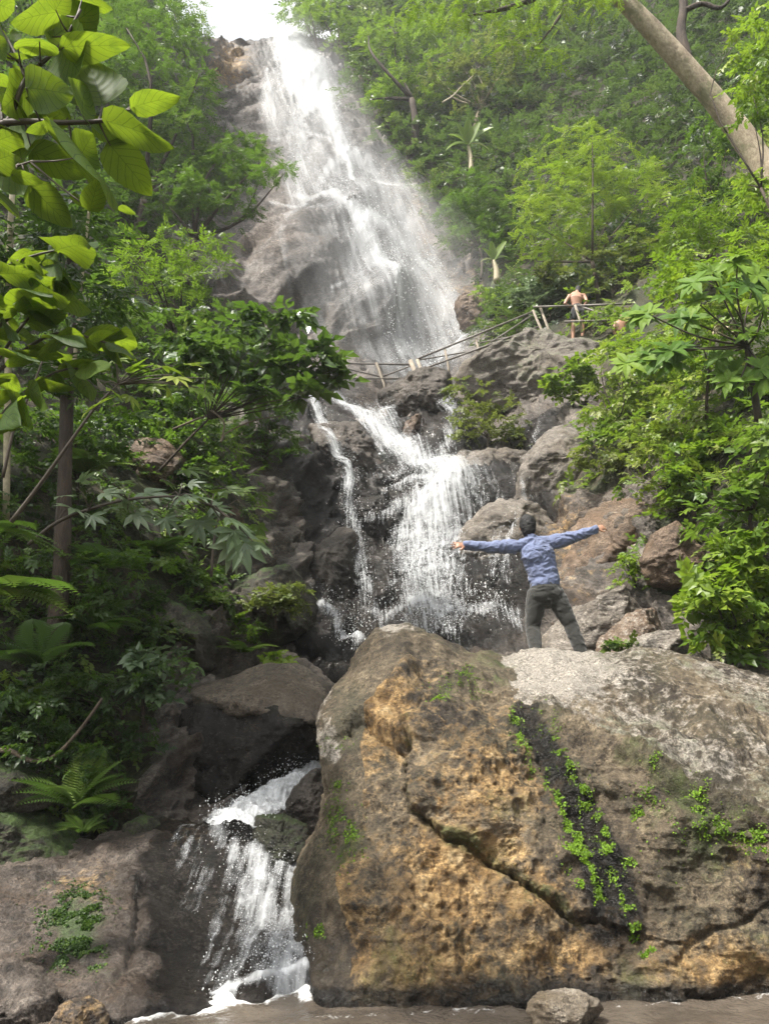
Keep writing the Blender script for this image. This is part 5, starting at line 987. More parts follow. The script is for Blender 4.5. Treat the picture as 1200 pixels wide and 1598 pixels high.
L = Leaves(); shade_canopy = np.array([-6.9, 5.6, 10.2]) + rng.uniform(-1, 1, (55, 3)) * np.array([2.0, 1.0, .8]); L.clumps(shade_canopy, .75, PROTO['broad'], .6, .55, .4, face=1.0); L.build('crown', M['mid'], e)  # unseen overhead leaves, added to shade the left bank
allp = []
for k, br in enumerate(BR):
    r0 = .018 if k < 2 else .010; parts.append(tube(br, np.linspace(r0, r0 * .4, len(br)), 7, sub=5))
    for a_, c_ in zip(br[:-1], br[1:]): allp += [a_ + (c_ - a_) * t for t in (0, .25, .5, .75)]
allp = np.array(allp)
for B in bases:
    q_ = allp[np.argmin(((allp - B) ** 2).sum(1))]
    if np.linalg.norm(q_ - B) < .45: parts.append(tube([q_, (q_ + B) / 2 - [0, 0, .01], B], [.006, .004, .003], 5, sub=2))
v, f = join(parts); mesh('branch', v, f, M['twig'], e)

# second tree on the left: long drooping leaves
b = P(-60, 1010, 4.6); e = empty('tree', tuple(b), 'young tree with long drooping glossy leaves at the left edge, below the large veined leaves', 'tree')
twigs = [[(-60, 700), (0, 560), (60, 480), (110, 440)], [(-60, 640), (20, 560), (90, 520), (150, 530), (190, 545)], [(-60, 560), (10, 500), (60, 450), (80, 420)], [(-40, 700), (30, 620), (90, 580), (140, 575)], [(-60, 500), (-10, 430), (50, 400), (120, 385)]]
lst = []; parts = [tube([b + np.array([-.2, .3, -2.2]), b + np.array([-.1, .15, -1]), b, P(-70, 780, 4.5), P(-60, 560, 4.4), P(-70, 420, 4.3)], [.12, .105, .09, .07, .05, .03], 9, sub=4, noise=.1)]
for tw in twigs:
    parts.append(tube([P(x, y, 4.3) for x, y in tw], np.linspace(.014, .005, len(tw)), 6, sub=4))
    for k in range(len(tw) - 1):
        (ax, ay), (bx, by) = tw[k], tw[k + 1]
        for t in (.1, .3, .5, .7, .9):
            x = ax + (bx - ax) * t; y = ay + (by - ay) * t; s_ = rng.choice([-1, 1]); ln = rng.uniform(34, 70); an = rng.uniform(-.5, 1.2)
            lst.append(((x, y), (x + ln * math.cos(an) * (1 if rng.random() < .8 else -1), y + ln * math.sin(an) * .7), rng.uniform(.3, .44)))
leaf_set(lst, 4.3, 'foliage', M['big'], e, tint=(.0, .7), dyz=.25); v, f = join(parts); mesh('branch', v, f, M['twig'], e)

# dark trunk with the thin pale stem, and the palmate plants
b = P(90, 1005, 7.8); e = empty('tree', tuple(b), 'slim dark barked trunk rising through the left bank ferns', 'tree')
v, f = tube([P(85, 1030, 7.8), P(95, 900, 7.9), P(102, 740, 8.0), P(106, 600, 8.05), P(112, 560, 8.1), P(118, 470, 8.2), P(100, 330, 8.5)], [.11, .088, .075, .068, .06, .045, .03], 14, noise=.12, sub=6); mesh('trunk', v, f, M['bark_dark'], e)
L = Leaves(); C, Rr = blob_centres([(110, 600, 60, 30), (150, 480, 60, 40), (60, 420, 70, 50), (120, 350, 70, 40), (170, 560, 40, 24)], 8.2, 20, .7); L.clumps(C, Rr, PROTO['lance'], .3, .5, .4); L.build('crown', M['shiny'], e)
b = P(118, 575, 6.2); v, f = tube([P(113, 600, 8.0), P(123, 500, 8.05), P(130, 420, 8.05), P(140, 325, 8.1), P(150, 240, 8.1)], [.022, .021, .020, .018, .013], 7, sub=4); tag(mesh('cane', v, f, M['dry']), 'thin straight pale cane standing among the left leaves', 'cane')
b = P(15, 420, 6.6); v, f = tube([P(10, 830, 8.5), P(13, 600, 8.3), P(16, 380, 8.2), P(20, 300, 8.2)], [.04, .04, .037, .032], 8, sub=3); tag(mesh('cane', v, f, M['dry']), 'short thick pale cane at the left edge behind the big leaves', 'cane')
def palm_plant(label, base, spine, Y, heads, size, tints, mat='shiny', name='shrub'):
    b = P(*base); e = empty(name, tuple(b), label, 'shrub'); L = Leaves(); parts = []
    sp = [P(x, y, yy) for x, y, yy in spine]; parts.append(tube([b] + sp, np.linspace(.02, .008, len(sp) + 1), 6, sub=4)); allp = np.array(sp)
    for (x, y, an) in heads:
        p = P(x, y, Y + rng.normal(0, .12)); n_ = 1
        an += rng.normal(0, .35); d = np.array([[math.cos(an), rng.normal(-.2, .35), -math.sin(an) * .8 + rng.normal(0, .2)]]); up = np.array([[rng.normal(0, .4), rng.normal(-.5, .35), 1.0]])
        L.add(PROTO['palm'], p[None], frames(d, up), np.array([size * rng.uniform(.55, 1.1)]), np.array([rng.uniform(*tints)])); q_ = allp[np.argmin(((allp - p) ** 2).sum(1))]
        parts.append(tube([q_, (p + q_) / 2 + [0, 0, .03], p], [.008, .006, .005], 5, sub=3))
    L.build('foliage', M[mat], e); v, f = join(parts); mesh('stem', v, f, M['twig'], e)
palm_plant('arching sapling whose bright leaves catch the light in the middle of the left bank', (18, 815, 6.2), [(60, 760, 6.2), (110, 690, 6.2), (150, 635, 6.2), (185, 600, 6.2)], 6.2, [(190, 590, -.2), (210, 575, .0), (240, 570, .1), (270, 585, .3), (290, 600, .4), (180, 560, .2), (160, 600, .5), (145, 640, 1.0), (230, 600, .4), (255, 600, .6), (320, 590, .4), (200, 610, .9), (275, 570, 0), (310, 605, .6)], .33, (.5, 1.0), 'lime')
palm_plant('spreading plant of shiny palmate leaves, pale highlights in their colour, below the arching sapling', (45, 850, 7), [(90, 815, 7), (140, 795, 7), (200, 780, 7), (280, 775, 7), (330, 790, 7)], 7, [(120, 760, 0), (150, 770, .2), (180, 775, .3), (210, 765, .1), (240, 780, .4), (270, 770, .2), (300, 775, .2), (320, 790, .4), (345, 800, .6), (360, 815, .8), (380, 830, .9), (250, 800, .7), (200, 795, .5), (160, 795, .6), (335, 770, .3), (110, 790, .5), (285, 755, 0), (90, 775, .1), (135, 800, .6), (175, 755, 0), (225, 790, .5), (265, 795, .5), (305, 800, .7), (355, 835, 1.0), (395, 845, 1.1)], .40, (.5, 1.0), 'grey')  # pale tints paint reflected highlights into the leaf colour
palm_plant('drooping light green leaf sprays beside the dark hollow', (330, 900, 9), [(335, 840, 9), (345, 800, 9), (370, 780, 9)], 9, [(360, 770, .2), (340, 760, 0), (385, 790, .6), (400, 810, 1.0), (395, 830, 1.2), (320, 770, -.1), (300, 745, 0), (280, 730, -.2), (320, 735, 0), (250, 745, 0)], .4, (.5, .95), 'mid')

# ferns
def fern(label, base, size, n, tint, lean=0.0, el=(.3, .9), group=None, az=None):
    b = P(*base); e = empty('fern', tuple(b), label, 'fern', group); L = Leaves(); a = rng.uniform(0, 2 * np.pi, n) if az is None else np.array(az) + rng.normal(0, .15, len(az)); n = len(a)
    el_ = rng.uniform(*el, n); d = np.stack([np.cos(a) * np.cos(el_) + lean, np.sin(a) * np.cos(el_) - .3, np.sin(el_)], -1)
    L.add(PROTO['frond'], np.repeat(b[None], n, 0), frames(d, np.array([[0, -.25, 1.0]]) + 0 * d), size * rng.uniform(.75, 1.15, n), tint + rng.normal(0, .08, n)); L.build('foliage', M['fern'], e); return e
fern('bright fern clump standing in the dark corner above the slab', (120, 1262, 6.6), .52, 13, .55, el=(.5, 1.1))
fern('low pale fern at the very edge of the left bank, lit from above', (-20, 930, 6.2), .75, 7, .75, .3, (.1, .5), az=[-.5, -.2, 0, .2, -.9, .5, -1.2])
fern('fern fronds reaching in at the left edge beside the dark trunk', (-25, 835, 6.6), .62, 7, .6, .2, (.1, .5), az=[-.4, -.1, .2, .4, -.8, -1.1, .7])
fern('fern in front of the dark trunk under the shiny palmate plant', (165, 890, 8.4), .62, 11, .35)
fern('fern with spreading fronds beside the pale rock of the left bank', (135, 740, 9.4), .75, 11, .62, el=(.2, .8))
fern('fern hanging over the grey ledge in the shade', (150, 985, 8.0), .6, 10, .3)
fern('small fern hanging under the mossy boulder by the stream', (380, 1020, 10.0), .42, 9, .65)
fern('fern in deep shade above the curved root', (60, 1040, 7.0), .6, 10, .25)
fern('fern on the left bank top beneath the red brown rock', (240, 870, 10.0), .7, 12, .5)
fern('small leafy fern on the low mossy boulder', (130, 1300, 6.4), .22, 10, .5)
# roots and twigs
M['root'] = bark_mat('bare_root', (0.07, 0.05, 0.035), (0.20, 0.155, 0.11))
def vine(label, pts, Y, r0, mat='twig', name='root'):
    v, f = tube([P(x, y, Y + dy) for x, y, dy in [(p + (0,))[:3] for p in pts]], np.linspace(r0, r0 * .5, len(pts)), 7, sub=6, noise=.15); tag(mesh(name, v, f, M[mat]), label, name)
vine('long curved bare root across the dark bank', [(-20, 1172), (15, 1172), (50, 1187), (85, 1180), (120, 1145), (150, 1105), (160, 1090)], 6.7, .022, 'root')
vine('thin dark twig slanting up at the left edge', [(5, 745), (25, 660), (45, 620), (68, 560)], 6.0, .014, name='twig')
vine('bare hanging twig in the hollow under the broad leaved shrub', [(330, 640), (350, 660), (345, 690), (355, 675), (400, 655), (440, 650)], 10.4, .016, 'root', 'twig')
vine('grey bare branch lying across the rock above the dark hollow', [(270, 670), (320, 650), (380, 635), (450, 622), (500, 618)], 10.8, .018, 'root', 'branch')
vine('slim reddish stem standing before the red brown rock', [(325, 870), (328, 840), (330, 805)], 11.6, .02, 'dry', 'stem')
vine('bleached dead branch on the high slope', [(690, 160), (706, 150), (720, 135), (738, 118)], 36.0, .05, 'dry', 'branch')

# moss and tiny leaves growing on the boulders
def moss(label, V, px, py, N, patches, size, mat='moss', n=900):
    L = Leaves(); pxf, pyf = px.ravel(), py.ravel(); Vf = V.reshape(-1, 3); Nf = N.reshape(-1, 3)
    for cx, cy, sx, sy, k, tn in patches:
        w_ = np.exp(-((pxf - cx) / sx) ** 2 - ((pyf - cy) / sy) ** 2) * (vnoise(Vf / .055) > .52) + 1e-12; idx = rng.choice(len(w_), int(k * 2.6), p=w_ / w_.sum())
        nn = nrm(Nf[idx] + rng.normal(0, .5, (len(idx), 3))); d = nrm(np.cross(nn, rng.normal(0, 1, (len(idx), 3))) + nn * .3)
        L.add([leaf2(1, .8)], Vf[idx] + Nf[idx] * size * .25, frames(d, nn), size * rng.uniform(.5, 1.3, len(idx)), tn - .15 + rng.normal(0, .28, len(idx)))
    tag(L.build('moss', M[mat]), label, 'moss', kind='stuff')
hs_ = slice(0, 258)
STK = []
for t in np.linspace(0, 1, 16):
    k = t * (len(STREAK) - 1); i = min(int(k), len(STREAK) - 2); x = STREAK[i][0] + (STREAK[i + 1][0] - STREAK[i][0]) * (k - i); y = STREAK[i][1] + (STREAK[i + 1][1] - STREAK[i][1]) * (k - i)
    STK.append((x + 22 + rng.normal(0, 4), y, 7, 16, 60 * rng.random() + 10, .7))
    if t < .75: STK.append((x - 24 - 5 * t + rng.normal(0, 4), y + 8, 6, 14, 80 * rng.random() + 10, .75))
moss('bright green moss and tiny leaves dotting the huge boulder and its dark wet streak', HV[hs_], HPX[hs_], HPY[hs_], HN[hs_], STK + [(683, 1105, 10, 9, 170, .8), (700, 1080, 20, 14, 90, .4), (745, 1085, 22, 10, 60, .5), (720, 1070, 12, 8, 60, .6), (895, 1330, 14, 18, 170, .85), (905, 1360, 12, 16, 110, .85), (912, 1385, 8, 12, 50, .8), (1088, 1230, 12, 16, 110, .8), (1000, 1272, 12, 8, 70, .7), (1120, 1290, 40, 24, 130, .6), (1185, 1310, 22, 24, 180, .7), (1080, 1290, 60, 40, 60, .4), (1020, 1190, 10, 5, 40, .8), (545, 1310, 20, 32, 190, .6), (525, 1275, 10, 26, 90, .55), (535, 1228, 8, 6, 40, .6), (495, 1455, 10, 10, 60, .6), (530, 1160, 14, 10, 20, .5), (985, 1355, 10, 8, 30, .7), (950, 1340, 10, 10, 40, .8), (1020, 1235, 24, 14, 60, .5)], .014)
moss('patch of small green leaves growing on the brown slab', SV[:200], SPX[:200], SPY[:200], SN[:200], [(110, 1450, 34, 32, 1500, .25), (105, 1480, 34, 24, 700, .3), (135, 1425, 24, 18, 350, .2), (135, 1500, 16, 10, 90, .6)], .018, 'fern')

# ------------------------------------------------------------------ railing
M['metal'] = plain_mat('weathered_metal', (0.13, 0.115, 0.10), 0.55, .35, 12); M['concrete'] = plain_mat('pale_post', (0.34, 0.29, 0.23), .8, .2, 9)
rb = P(650, 592, 21.2); rail = empty('railing', tuple(rb), 'thin metal railing climbing from the dark square boulder past the shirtless man', 'railing')
def bar(name, a, c, r, mat='metal', n=7):
    v, f = tube([P(*a), P(*c)], [r, r], n); mesh(name, v, f, M[mat], rail)
def post(a, c, r):
    p0, p1 = P(*a), P(*c); v, f = tube([p0 - [0, 0, .3], p0, p0 + (p1 - p0) * .98, p1], np.array([r, r, r, r * .8]) * .72, 8); mesh('post', v, f, M['concrete'], rail)
Yl, Ym, Yr, Yp, Ye = 22.6, 21.0, 20.5, 20.0, 19.6
for a, c in (((490, 566, Yl), (646, 569, Ym)), ((490, 590, Yl), (646, 591, Ym)), ((650, 561, Ym), (832, 486, Yr)), ((655, 578, Ym), (845, 508, Yr)), ((832, 479, Yr), (900, 477, Yp)), ((900, 477, Yp), (985, 474, Ye)), ((905, 478, Yp), (975, 502, Ye)), ((880, 502, Yp), (985, 499, Ye))): bar('rail', a, c, .03)
for a, c in (((505, 567, Yl), (594, 588, 21.6)), ((596, 588, 21.6), (644, 570, Ym)), ((652, 562, Ym), (748, 546, 20.8)), ((748, 546, 20.8), (830, 492, Yr)), ((748, 535, 20.8), (838, 518, Yr))): bar('brace', a, c, .022)
for a, c, r in (((600, 600, 21.5), (587, 566, 21.5), .06), ((653, 594, Ym), (640, 562, Ym), .10), ((662, 590, Ym - .1), (651, 561, Ym), .07), ((752, 562, 20.8), (742, 530, 20.8), .05), ((846, 518, Yr), (831, 484, Yr), .055), ((856, 515, Yr), (842, 478, Yr), .055), ((906, 504, Yp), (897, 476, Yp), .055), ((700, 574, 20.9), (694, 545, 20.9), .05), ((528, 596, 22.3), (520, 566, 22.3), .05)): post(a, c, r)

# ------------------------------------------------------------------ people
M['skin'] = plain_mat('skin_brown', (0.30, 0.155, 0.095), .5, .08, 30, .05); M['skin_pale'] = plain_mat('skin_tan', (0.40, 0.215, 0.145), .5, .1, 10, .05)
M['hair'] = plain_mat('black_hair', (0.005, 0.0045, 0.0045), .7, .4, 60, .6)
def cloth_mat(name, col, var=.15):
    m, n = newmat(name); tc = n.nodes.new('ShaderNodeTexCoord'); a = noise_node(n, tc.outputs['Object'], 5, 4, .6); w_ = noise_node(n, tc.outputs['Object'], 260, 2, .5)
    c = ramp(n, mathn(n, 'ADD', mathn(n, 'MULTIPLY', a, .6), mathn(n, 'MULTIPLY', w_, .4)), [(.35, tuple(x * (1 - var) for x in col)), (.65, tuple(x * (1 + var) for x in col))])
    ps = n.nodes.new('ShaderNodeBsdfPrincipled'); n.links.new(c, ps.inputs[0]); ps.inputs['Roughness'].default_value = .9; ps.inputs['Sheen Weight'].default_value = .25
    bp = n.nodes.new('ShaderNodeBump'); bp.inputs['Strength'].default_value = .3; bp.inputs['Distance'].default_value = .004; n.links.new(w_, bp.inputs['Height']); n.links.new(bp.outputs[0], ps.inputs['Normal'])
    o = n.nodes.new('ShaderNodeOutputMaterial'); n.links.new(ps.outputs[0], o.inputs[0]); return m
M['shirt'] = cloth_mat('blue_knit', (0.115, 0.140, 0.235)); M['trousers'] = cloth_mat('dark_olive_cloth', (0.017, 0.017, 0.0135)); M['shorts'] = cloth_mat('black_cloth', (0.02, 0.02, 0.024)); M['shoe'] = cloth_mat('grey_shoe', (.08, .08, .08))
def etube(pts, rw, rd, lat=(1, 0, 0), n=20):
    """body part: elliptical sections (half width along lat, half depth across) with rounded ends"""
    pts = np.array(pts, float); rw = np.array(rw, float); rd = np.array(rd, float); lat = np.array(lat, float); T_ = nrm(np.gradient(pts, axis=0)); rows = []
    def ring(c, t, a, b_):
        l = nrm(lat - t * (lat @ t)); q_ = np.cross(t, l); an = np.arange(n) / n * 2 * np.pi; return c + a * np.cos(an)[:, None] * l + b_ * np.sin(an)[:, None] * q_
    for s in (.98, .75, .4): k = math.sqrt(1 - s * s); rows.append(ring(pts[0] - T_[0] * min(rw[0], rd[0]) * s, T_[0], rw[0] * k, rd[0] * k))
    m = len(pts); fine = np.linspace(0, m - 1, (m - 1) * 4 + 1)
    for x in fine:
        i = min(int(x), m - 2); t = x - i; rows.append(ring(pts[i] * (1 - t) + pts[i + 1] * t, nrm(T_[i] * (1 - t) + T_[i + 1] * t), rw[i] * (1 - t) + rw[i + 1] * t, rd[i] * (1 - t) + rd[i + 1] * t))
    for s in (.4, .75, .98): k = math.sqrt(1 - s * s); rows.append(ring(pts[-1] + T_[-1] * min(rw[-1], rd[-1]) * s, T_[-1], rw[-1] * k, rd[-1] * k))
    V = np.array(rows); nr2 = len(rows); f = grid_faces(nr2, n, wrap=True); V = V.reshape(-1, 3); bq = len(V); V = np.vstack([V, V[:n].mean(0), V[-n:].mean(0)]); j = np.arange(n)
    return V, [f, np.vstack([np.stack([np.full(n, bq), (j + 1) % n, j], -1), np.stack([np.full(n, bq + 1), (nr2 - 1) * n + j, (nr2 - 1) * n + (j + 1) % n], -1)])]
def fuse(name, parts, voxel, mat, parent=None, iters=4, wr=0.0, wscale=.06, seed=0):
    v, f = join(parts); o = mesh(name + '_raw', v, f, None)
    r_ = o.modifiers.new('r', 'REMESH'); r_.mode = 'VOXEL'; r_.voxel_size = voxel
    s_ = o.modifiers.new('s', 'SMOOTH'); s_.iterations = iters; s_.factor = .5
    bpy.context.view_layer.update(); ev = o.evaluated_get(bpy.context.evaluated_depsgraph_get()); me = bpy.data.meshes.new_from_object(ev); me.name = name
    old = o.data; bpy.data.objects.remove(o); bpy.data.meshes.remove(old)
    n_ = len(me.vertices); co = np.empty(n_ * 3, np.float32); me.vertices.foreach_get('co', co); co = co.reshape(-1, 3).astype(float)
    if wr:
        nn = np.empty(n_ * 3, np.float32); me.vertices.foreach_get('normal', nn); nn = nn.reshape(-1, 3)
        q_ = co / wscale * np.array([.8, .8, 1.5]); w_ = ridge(q_ + 1.5 * fbm(co / .2, 2)[..., None], 3, .5, seed=seed) ; co = co + nn * (wr * w_)[:, None]
        me.vertices.foreach_set('co', co.astype(np.float32).ravel())
    me.polygons.foreach_set('use_smooth', np.ones(len(me.polygons), bool)); me.update()
    return link_mesh(name, me, mat, parent)
A = lambda *p: np.array(p, float)
def hand(wrist, d, up, size=.19, curl=.25, spread=.16, thumb_side=1):
    """palm, four unequal bent fingers and a thumb leaving the side of the palm"""
    d = nrm(A(*d)); up = A(*up); n_ = nrm(up - d * (up @ d)); y = np.cross(n_, d); s = size / .19; out = []
    pc = wrist + d * .085 * s; out.append(etube([wrist - d * .02, wrist + d * .03 * s, pc], [.027 * s, .036 * s, .041 * s], [.02 * s, .017 * s, .014 * s], y))
    for k, (off, ln) in enumerate(((-.030, .074), (-.010, .084), (.011, .078), (.030, .060))):
        b_ = wrist + d * .088 * s + y * off * s * thumb_side; a = spread * (k - 1.5) * thumb_side; dd = nrm(d * math.cos(a) + y * math.sin(a)); pts = [b_ - dd * .02 * s, b_]; c = 0
        for q_ in (.45, .32, .23): c += curl; pts.append(pts[-1] + nrm(dd * math.cos(c) - n_ * math.sin(c)) * ln * q_ * s)
        out.append(tube(pts, np.array([.0095, .0092, .0085, .0078, .0066]) * s, 8))
    tb_ = wrist + d * .035 * s - y * .034 * s * thumb_side; td = nrm(d * .65 - y * .75 * thumb_side - n_ * .15)
    out.append(tube([tb_ - td * .015, tb_, tb_ + td * .034 * s, tb_ + nrm(td + d * .5) * .062 * s], np.array([.013, .0125, .0105, .008]) * s, 8)); return out
YM = 8.62
J = dict(pel=P(850, 925, YM), waist=P(848, 905, YM), chest=P(838, 866, YM - .02), neck=P(829, 842, YM), head=P(823, 822, YM + .03), ls=P(802, 853, YM), le=P(763, 854, YM - .06), lw=P(727, 851, YM - .12), rs=P(864, 846, YM), re=P(898, 837, YM + .02), rw=P(929, 826, YM + .04),
         lh=P(837, 930, YM), lk=P(831, 980, YM + .05), la=P(837, 1022, YM - .12), rh=P(866, 929, YM), rk=P(890, 975, YM - .02), ra=P(908, 1021, YM - .08))
lat = nrm(J['rs'] - J['ls'])
def limb(a, b_, c, r, lat_=(0, -1, 0)): a, b_, c = J[a], J[b_], J[c]; return etube([a, a + (b_ - a) * .5, b_, b_ + (c - b_) * .35, c], r, r, lat_)
hd = J['head']; fwd = nrm(A(-.1, 1, .12)); upv = nrm(A(-.06, -.05, 1))
head_parts = [etube([hd - upv * .05 + fwd * .012, hd + upv * .03, hd + upv * .06], [.062, .077, .066], [.082, .096, .078], (1, 0, 0)), etube([hd - upv * .10 + fwd * .05, hd - upv * .04 + fwd * .04], [.04, .055], [.035, .06], (1, 0, 0)),
    etube([J['neck'] - upv * .05, J['neck'] + upv * .05, hd - upv * .05], [.062, .056, .055], [.06, .056, .06], (1, 0, 0)), tube([hd + fwd * .095 + upv * .01, hd + fwd * .122 - upv * .03], [.009, .016], 8), tube([hd + fwd * .092 - upv * .065 - A(.02, 0, 0), hd + fwd * .098 - upv * .065, hd + fwd * .092 - upv * .065 + A(.02, 0, 0)], [.007, .009, .007], 6)]
for s in (-1, 1):
    ep = hd + A(s * .083, .005, -.01); head_parts.append(etube([ep - upv * .03, ep, ep + upv * .03], [.008, .011, .009], [.014, .020, .017], (1, 0, 0)))
    head_parts.append(tube([hd + fwd * .088 + upv * .012 + A(s * .03 - .008, 0, 0), hd + fwd * .088 + upv * .012 + A(s * .03 + .008, 0, 0)], [.009, .009], 8))
body_parts = head_parts + [etube([J['pel'], J['waist'], J['chest'], J['neck'] - upv * .05], [.13, .125, .15, .09], [.085, .085, .095, .06], lat), etube([J['ls'], J['rs']], [.05, .05], [.05, .05], (0, -1, 0)),
    limb('ls', 'le', 'lw', [.048, .044, .037, .037, .024]), limb('rs', 're', 'rw', [.048, .044, .037, .037, .024]), limb('lh', 'lk', 'la', [.078, .07, .052, .05, .036]), limb('rh', 'rk', 'ra', [.078, .07, .052, .05, .036])]
body_parts += hand(J['lw'], J['lw'] - J['le'] + A(0, 0, -.01), (.1, -.8, .5), .2, .12, .2, -1) + hand(J['rw'], J['rw'] - J['re'] + A(0, .03, .0), (0, -.8, .5), .20, .5, .10, 1)
feet = {}
for k, kn, sg in (('la', 'lk', -1), ('ra', 'rk', 1)):
    a = J[k]; sole = a[2] - .085; feet[k] = [etube([A(a[0], a[1] - .05, sole + .04), A(a[0] + sg * .01, a[1] + .06, sole + .04), A(a[0] + sg * .025, a[1] + .17, sole + .03)], [.038, .045, .04], [.04, .042, .026], (1, 0, 0)), etube([a, A(a[0], a[1], sole + .05)], [.04, .042], [.04, .045], (1, 0, 0))]
    body_parts += [etube([a + A(0, 0, .02), A(a[0], a[1], sole + .05)], [.036, .034], [.036, .036], (1, 0, 0))]
body = fuse('person', body_parts, .0075, M['skin'], None, 3)
tag(body, 'man in a blue sweatshirt and dark trousers, seen from behind with both arms spread wide', 'person')
shirt_parts = [etube([P(850, 910, YM), P(847, 895, YM), P(843, 880, YM), J['chest'], P(833, 852, YM), J['neck'] - upv * .02], [.172, .168, .178, .196, .172, .088], [.118, .112, .112, .118, .10, .07], lat, 28),
    etube([J['ls'] + (J['rs'] - J['ls']) * .06, J['neck'] - upv * .03, J['rs'] + (J['ls'] - J['rs']) * .06], [.062, .085, .062], [.062, .07, .062], (0, -1, 0)), limb('ls', 'le', 'lw', [.082, .074, .062, .056, .045]), limb('rs', 're', 'rw', [.082, .074, .062, .056, .045]),
    etube([J['neck'] - upv * .05, J['neck'] + upv * .022], [.072, .068], [.072, .068], (1, 0, 0))]
fuse('shirt', shirt_parts, .008, M['shirt'], body, 5, .016, .085, 3)
hem = [etube([P(850.3, 914, YM), P(850, 909, YM)], [.160, .166], [.118, .122], lat, 28)]; fuse('waistband', hem, .008, M['shirt'], body, 2)
tr_parts = [etube([P(848, 908, YM), P(850, 920, YM), P(851, 932, YM)], [.148, .168, .165], [.112, .135, .128], lat, 28), etube([P(838, 929, YM - .03), P(864, 928, YM - .03)], [.10, .10], [.10, .10], (0, -1, 0)), limb('lh', 'lk', 'la', [.112, .102, .078, .077, .060]), limb('rh', 'rk', 'ra', [.112, .100, .076, .075, .060])]
fuse('trousers', tr_parts, .008, M['trousers'], body, 5, .009, .09, 5)
hair = [etube([hd - upv * .055 - fwd * .028, hd + upv * .005 - fwd * .012, hd + upv * .062 - fwd * .004, hd + upv * .078 + fwd * .02], [.074, .094, .088, .066], [.09, .104, .098, .076], (1, 0, 0), 26), etube([J['neck'] + upv * .035 - fwd * .03, hd - upv * .06 - fwd * .03], [.05, .066], [.03, .055], (1, 0, 0))]
fuse('hair', hair, .008, M['hair'], body, 3, .006, .03, 7)
for k in feet: fuse('shoe', feet[k], .009, M['shoe'], body, 2)

# shirtless man with hands on hips behind the railing
Y2 = 20.4; S = lambda x, y, dy=0.0: P(x, y, Y2 + dy)
p2 = [etube([S(900, 482), S(899, 474), S(898, 466), S(899, 460, .1)], [.15, .15, .20, .17], [.10, .10, .12, .10], (1, 0, 0)), etube([S(899, 461, .1), S(900, 455, .25)], [.06, .06], [.06, .06], (1, 0, 0)), etube([S(901, 457, .32), S(901, 452, .38)], [.075, .08], [.095, .095], (1, 0, 0)), etube([S(888, 462), S(911, 461)], [.06, .06], [.06, .06], (0, -1, 0)),
      etube([S(888, 463), S(884, 468, -.05), S(881, 474, -.1), S(886, 477, -.05), S(892, 480, 0)], [.06, .052, .045, .042, .032], [.06, .052, .045, .042, .032], (0, -1, 0)), etube([S(911, 462), S(914, 467, -.05), S(915, 472, -.1), S(912, 476, -.05), S(908, 480, 0)], [.06, .052, .045, .042, .032], [.06, .052, .045, .042, .032], (0, -1, 0)),
      etube([S(895, 485), S(894, 500), S(894, 516), S(894, 532)], [.09, .075, .058, .045], [.09, .075, .058, .045], (1, 0, 0)), etube([S(906, 485), S(908, 500), S(909, 516), S(909, 532)], [.09, .075, .058, .045], [.09, .075, .058, .045], (1, 0, 0))]
p2 += hand(S(892, 480, -.02), (.8, -.3, -.5), (0, -1, .2), .18, .35, .1, 1) + hand(S(908, 480, -.02), (-.8, -.3, -.5), (0, -1, .2), .18, .35, .1, -1)
for x in (894, 909): p2 += [etube([S(x, 532), S(x, 534, .2)], [.045, .04], [.05, .035], (1, 0, 0))]
b2 = fuse('person', p2, .012, M['skin_pale'], None, 2); tag(b2, 'shirtless man in dark shorts leaning forward, hands on hips, behind the railing', 'person')
fuse('shorts', [etube([S(900, 479), S(900, 488)], [.165, .185], [.12, .13], (1, 0, 0)), etube([S(895, 486), S(894, 497)], [.10, .10], [.11, .10], (1, 0, 0)), etube([S(906, 486), S(908, 497)], [.10, .10], [.11, .10], (1, 0, 0))], .012, M['shorts'], b2, 2, .006, .1)
fuse('hair', [etube([S(901, 456.5, .28), S(902, 450, .38)], [.09, .09], [.10, .10], (1, 0, 0))], .012, M['hair'], b2, 2)
# second bather, mostly behind the leaves
Y3 = 19.4; S = lambda x, y, dy=0.0: P(x, y, Y3 + dy)
p3 = [etube([S(969, 530, .1), S(968, 516), S(968, 506), S(969, 500, .1)], [.15, .16, .18, .13], [.11, .11, .11, .09], (1, 0, 0)), etube([S(969, 502, .1), S(970, 498, .16)], [.065, .065], [.065, .065], (1, 0, 0)), etube([S(970, 497, .2), S(971, 491.5, .24)], [.078, .082], [.09, .09], (1, 0, 0)), etube([S(960, 504), S(957, 516, -.05), S(962, 528, -.2)], [.055, .045, .035], [.055, .045, .035], (0, -1, 0)), etube([S(977, 504), S(981, 516, -.05), S(976, 528, -.2)], [.055, .045, .035], [.055, .045, .035], (0, -1, 0))]
p3 += [etube([S(964, 531, .05), S(962, 534, -.4), S(962, 545, -.42)], [.09, .07, .05], [.09, .07, .05], (1, 0, 0)), etube([S(974, 531, .05), S(976, 534, -.4), S(976, 545, -.42)], [.09, .07, .05], [.09, .07, .05], (1, 0, 0))]
b3 = fuse('person', p3, .012, M['skin_pale'], None, 2); tag(b3, 'bare shouldered bather half hidden by leaves at the end of the railing', 'person')
fuse('hair', [etube([S(970.5, 496, .23), S(971.5, 489.5, .27)], [.088, .086], [.10, .095], (1, 0, 0))], .012, M['hair'], b3, 2)

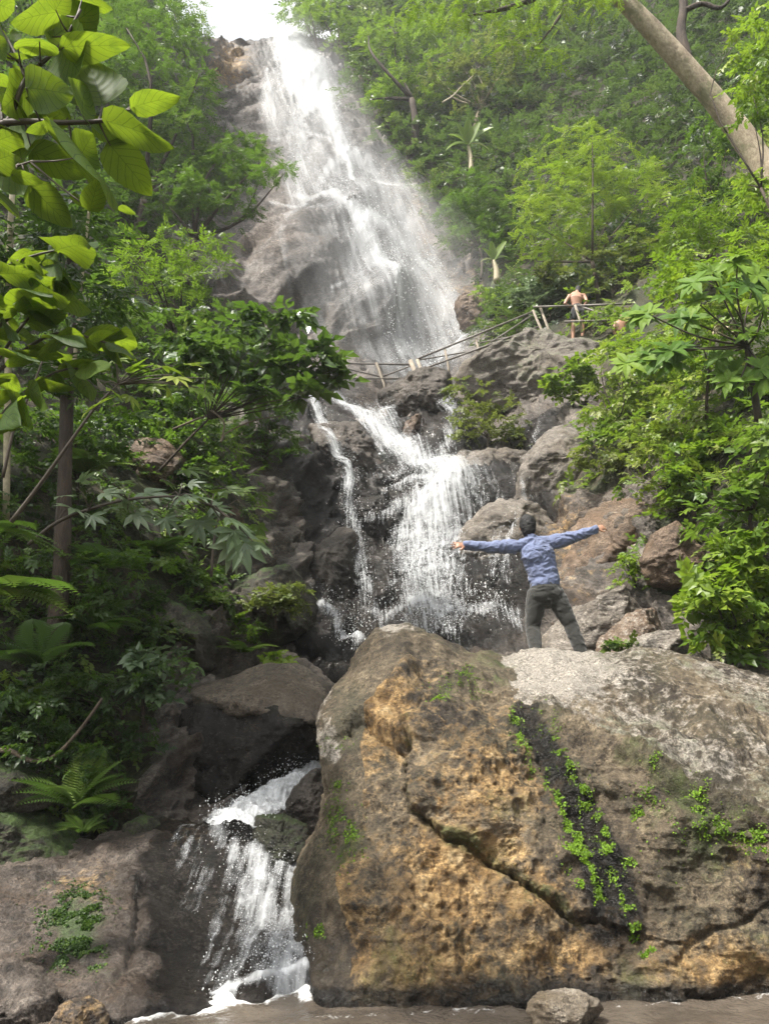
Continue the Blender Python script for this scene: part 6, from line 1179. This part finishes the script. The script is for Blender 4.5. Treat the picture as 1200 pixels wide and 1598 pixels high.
# ------------------------------------------------------------------ spray mist and haze
def vol_mat(name, dens, col, aniso=0.0):
    m, n = newmat(name); pv_ = n.nodes.new('ShaderNodeVolumePrincipled'); pv_.inputs['Color'].default_value = (*col, 1); pv_.inputs['Density'].default_value = dens; pv_.inputs['Anisotropy'].default_value = aniso
    o = n.nodes.new('ShaderNodeOutputMaterial'); n.links.new(pv_.outputs[0], o.inputs['Volume']); return m
HAZE = 0.0009
hx = np.array([[x, y, z] for z in (-1.8, 84) for y in (-34, 80) for x in (-66, 66)], float)
tag(mesh('haze', hx, np.array([[0, 2, 3, 1], [4, 5, 7, 6], [0, 1, 5, 4], [2, 6, 7, 3], [0, 4, 6, 2], [1, 3, 7, 5]]), vol_mat('haze', HAZE, (0.95, 0.97, 1.0), 0.2), smooth_=False), 'thin pale haze filling the gorge', 'haze', kind='stuff')

mp_ = [P(448, 40, 45), P(478, 120, 42), P(500, 220, 37.5), P(550, 320, 33.5), P(590, 430, 29), P(640, 520, 26), P(660, 590, 25)]
v, f = tube(mp_, [1.6, 3.0, 3.2, 3.6, 3.8, 4.2, 2.0], 28, sub=8); v = v + .8 * np.stack([fbm(v / 3, 3, seed=81), fbm(v / 3, 3, seed=82), fbm(v / 3, 3, seed=83)], -1)
tag(mesh('mist', v, f, vol_mat('mist', 0.016, (1, 1, 1), 0.1)), 'bright spray mist hanging round the upper waterfall', 'mist', kind='stuff')

# bright overcast sky behind the falls, far outside the haze
az, el = np.meshgrid(np.linspace(R(-75), R(75), 60), np.linspace(R(12), R(80), 40)); rs = 260
sv = np.stack([rs * np.sin(az) * np.cos(el), rs * np.cos(az) * np.cos(el), rs * np.sin(el)], -1)
m, n = newmat('cloud_sky'); tc = n.nodes.new('ShaderNodeTexCoord'); em = n.nodes.new('ShaderNodeEmission')
n.links.new(ramp(n, noise_node(n, tc.outputs['Object'], .012, 6, .6), [(.35, (.78, .86, .95)), (.6, (1, 1, 1))]), em.inputs[0]); em.inputs[1].default_value = 0.62
o = n.nodes.new('ShaderNodeOutputMaterial'); n.links.new(em.outputs[0], o.inputs[0])
tag(mesh('sky', sv.reshape(-1, 3), grid_faces(40, 60), m), 'white cloudy sky in the gap above the cliff', 'sky', kind='structure')
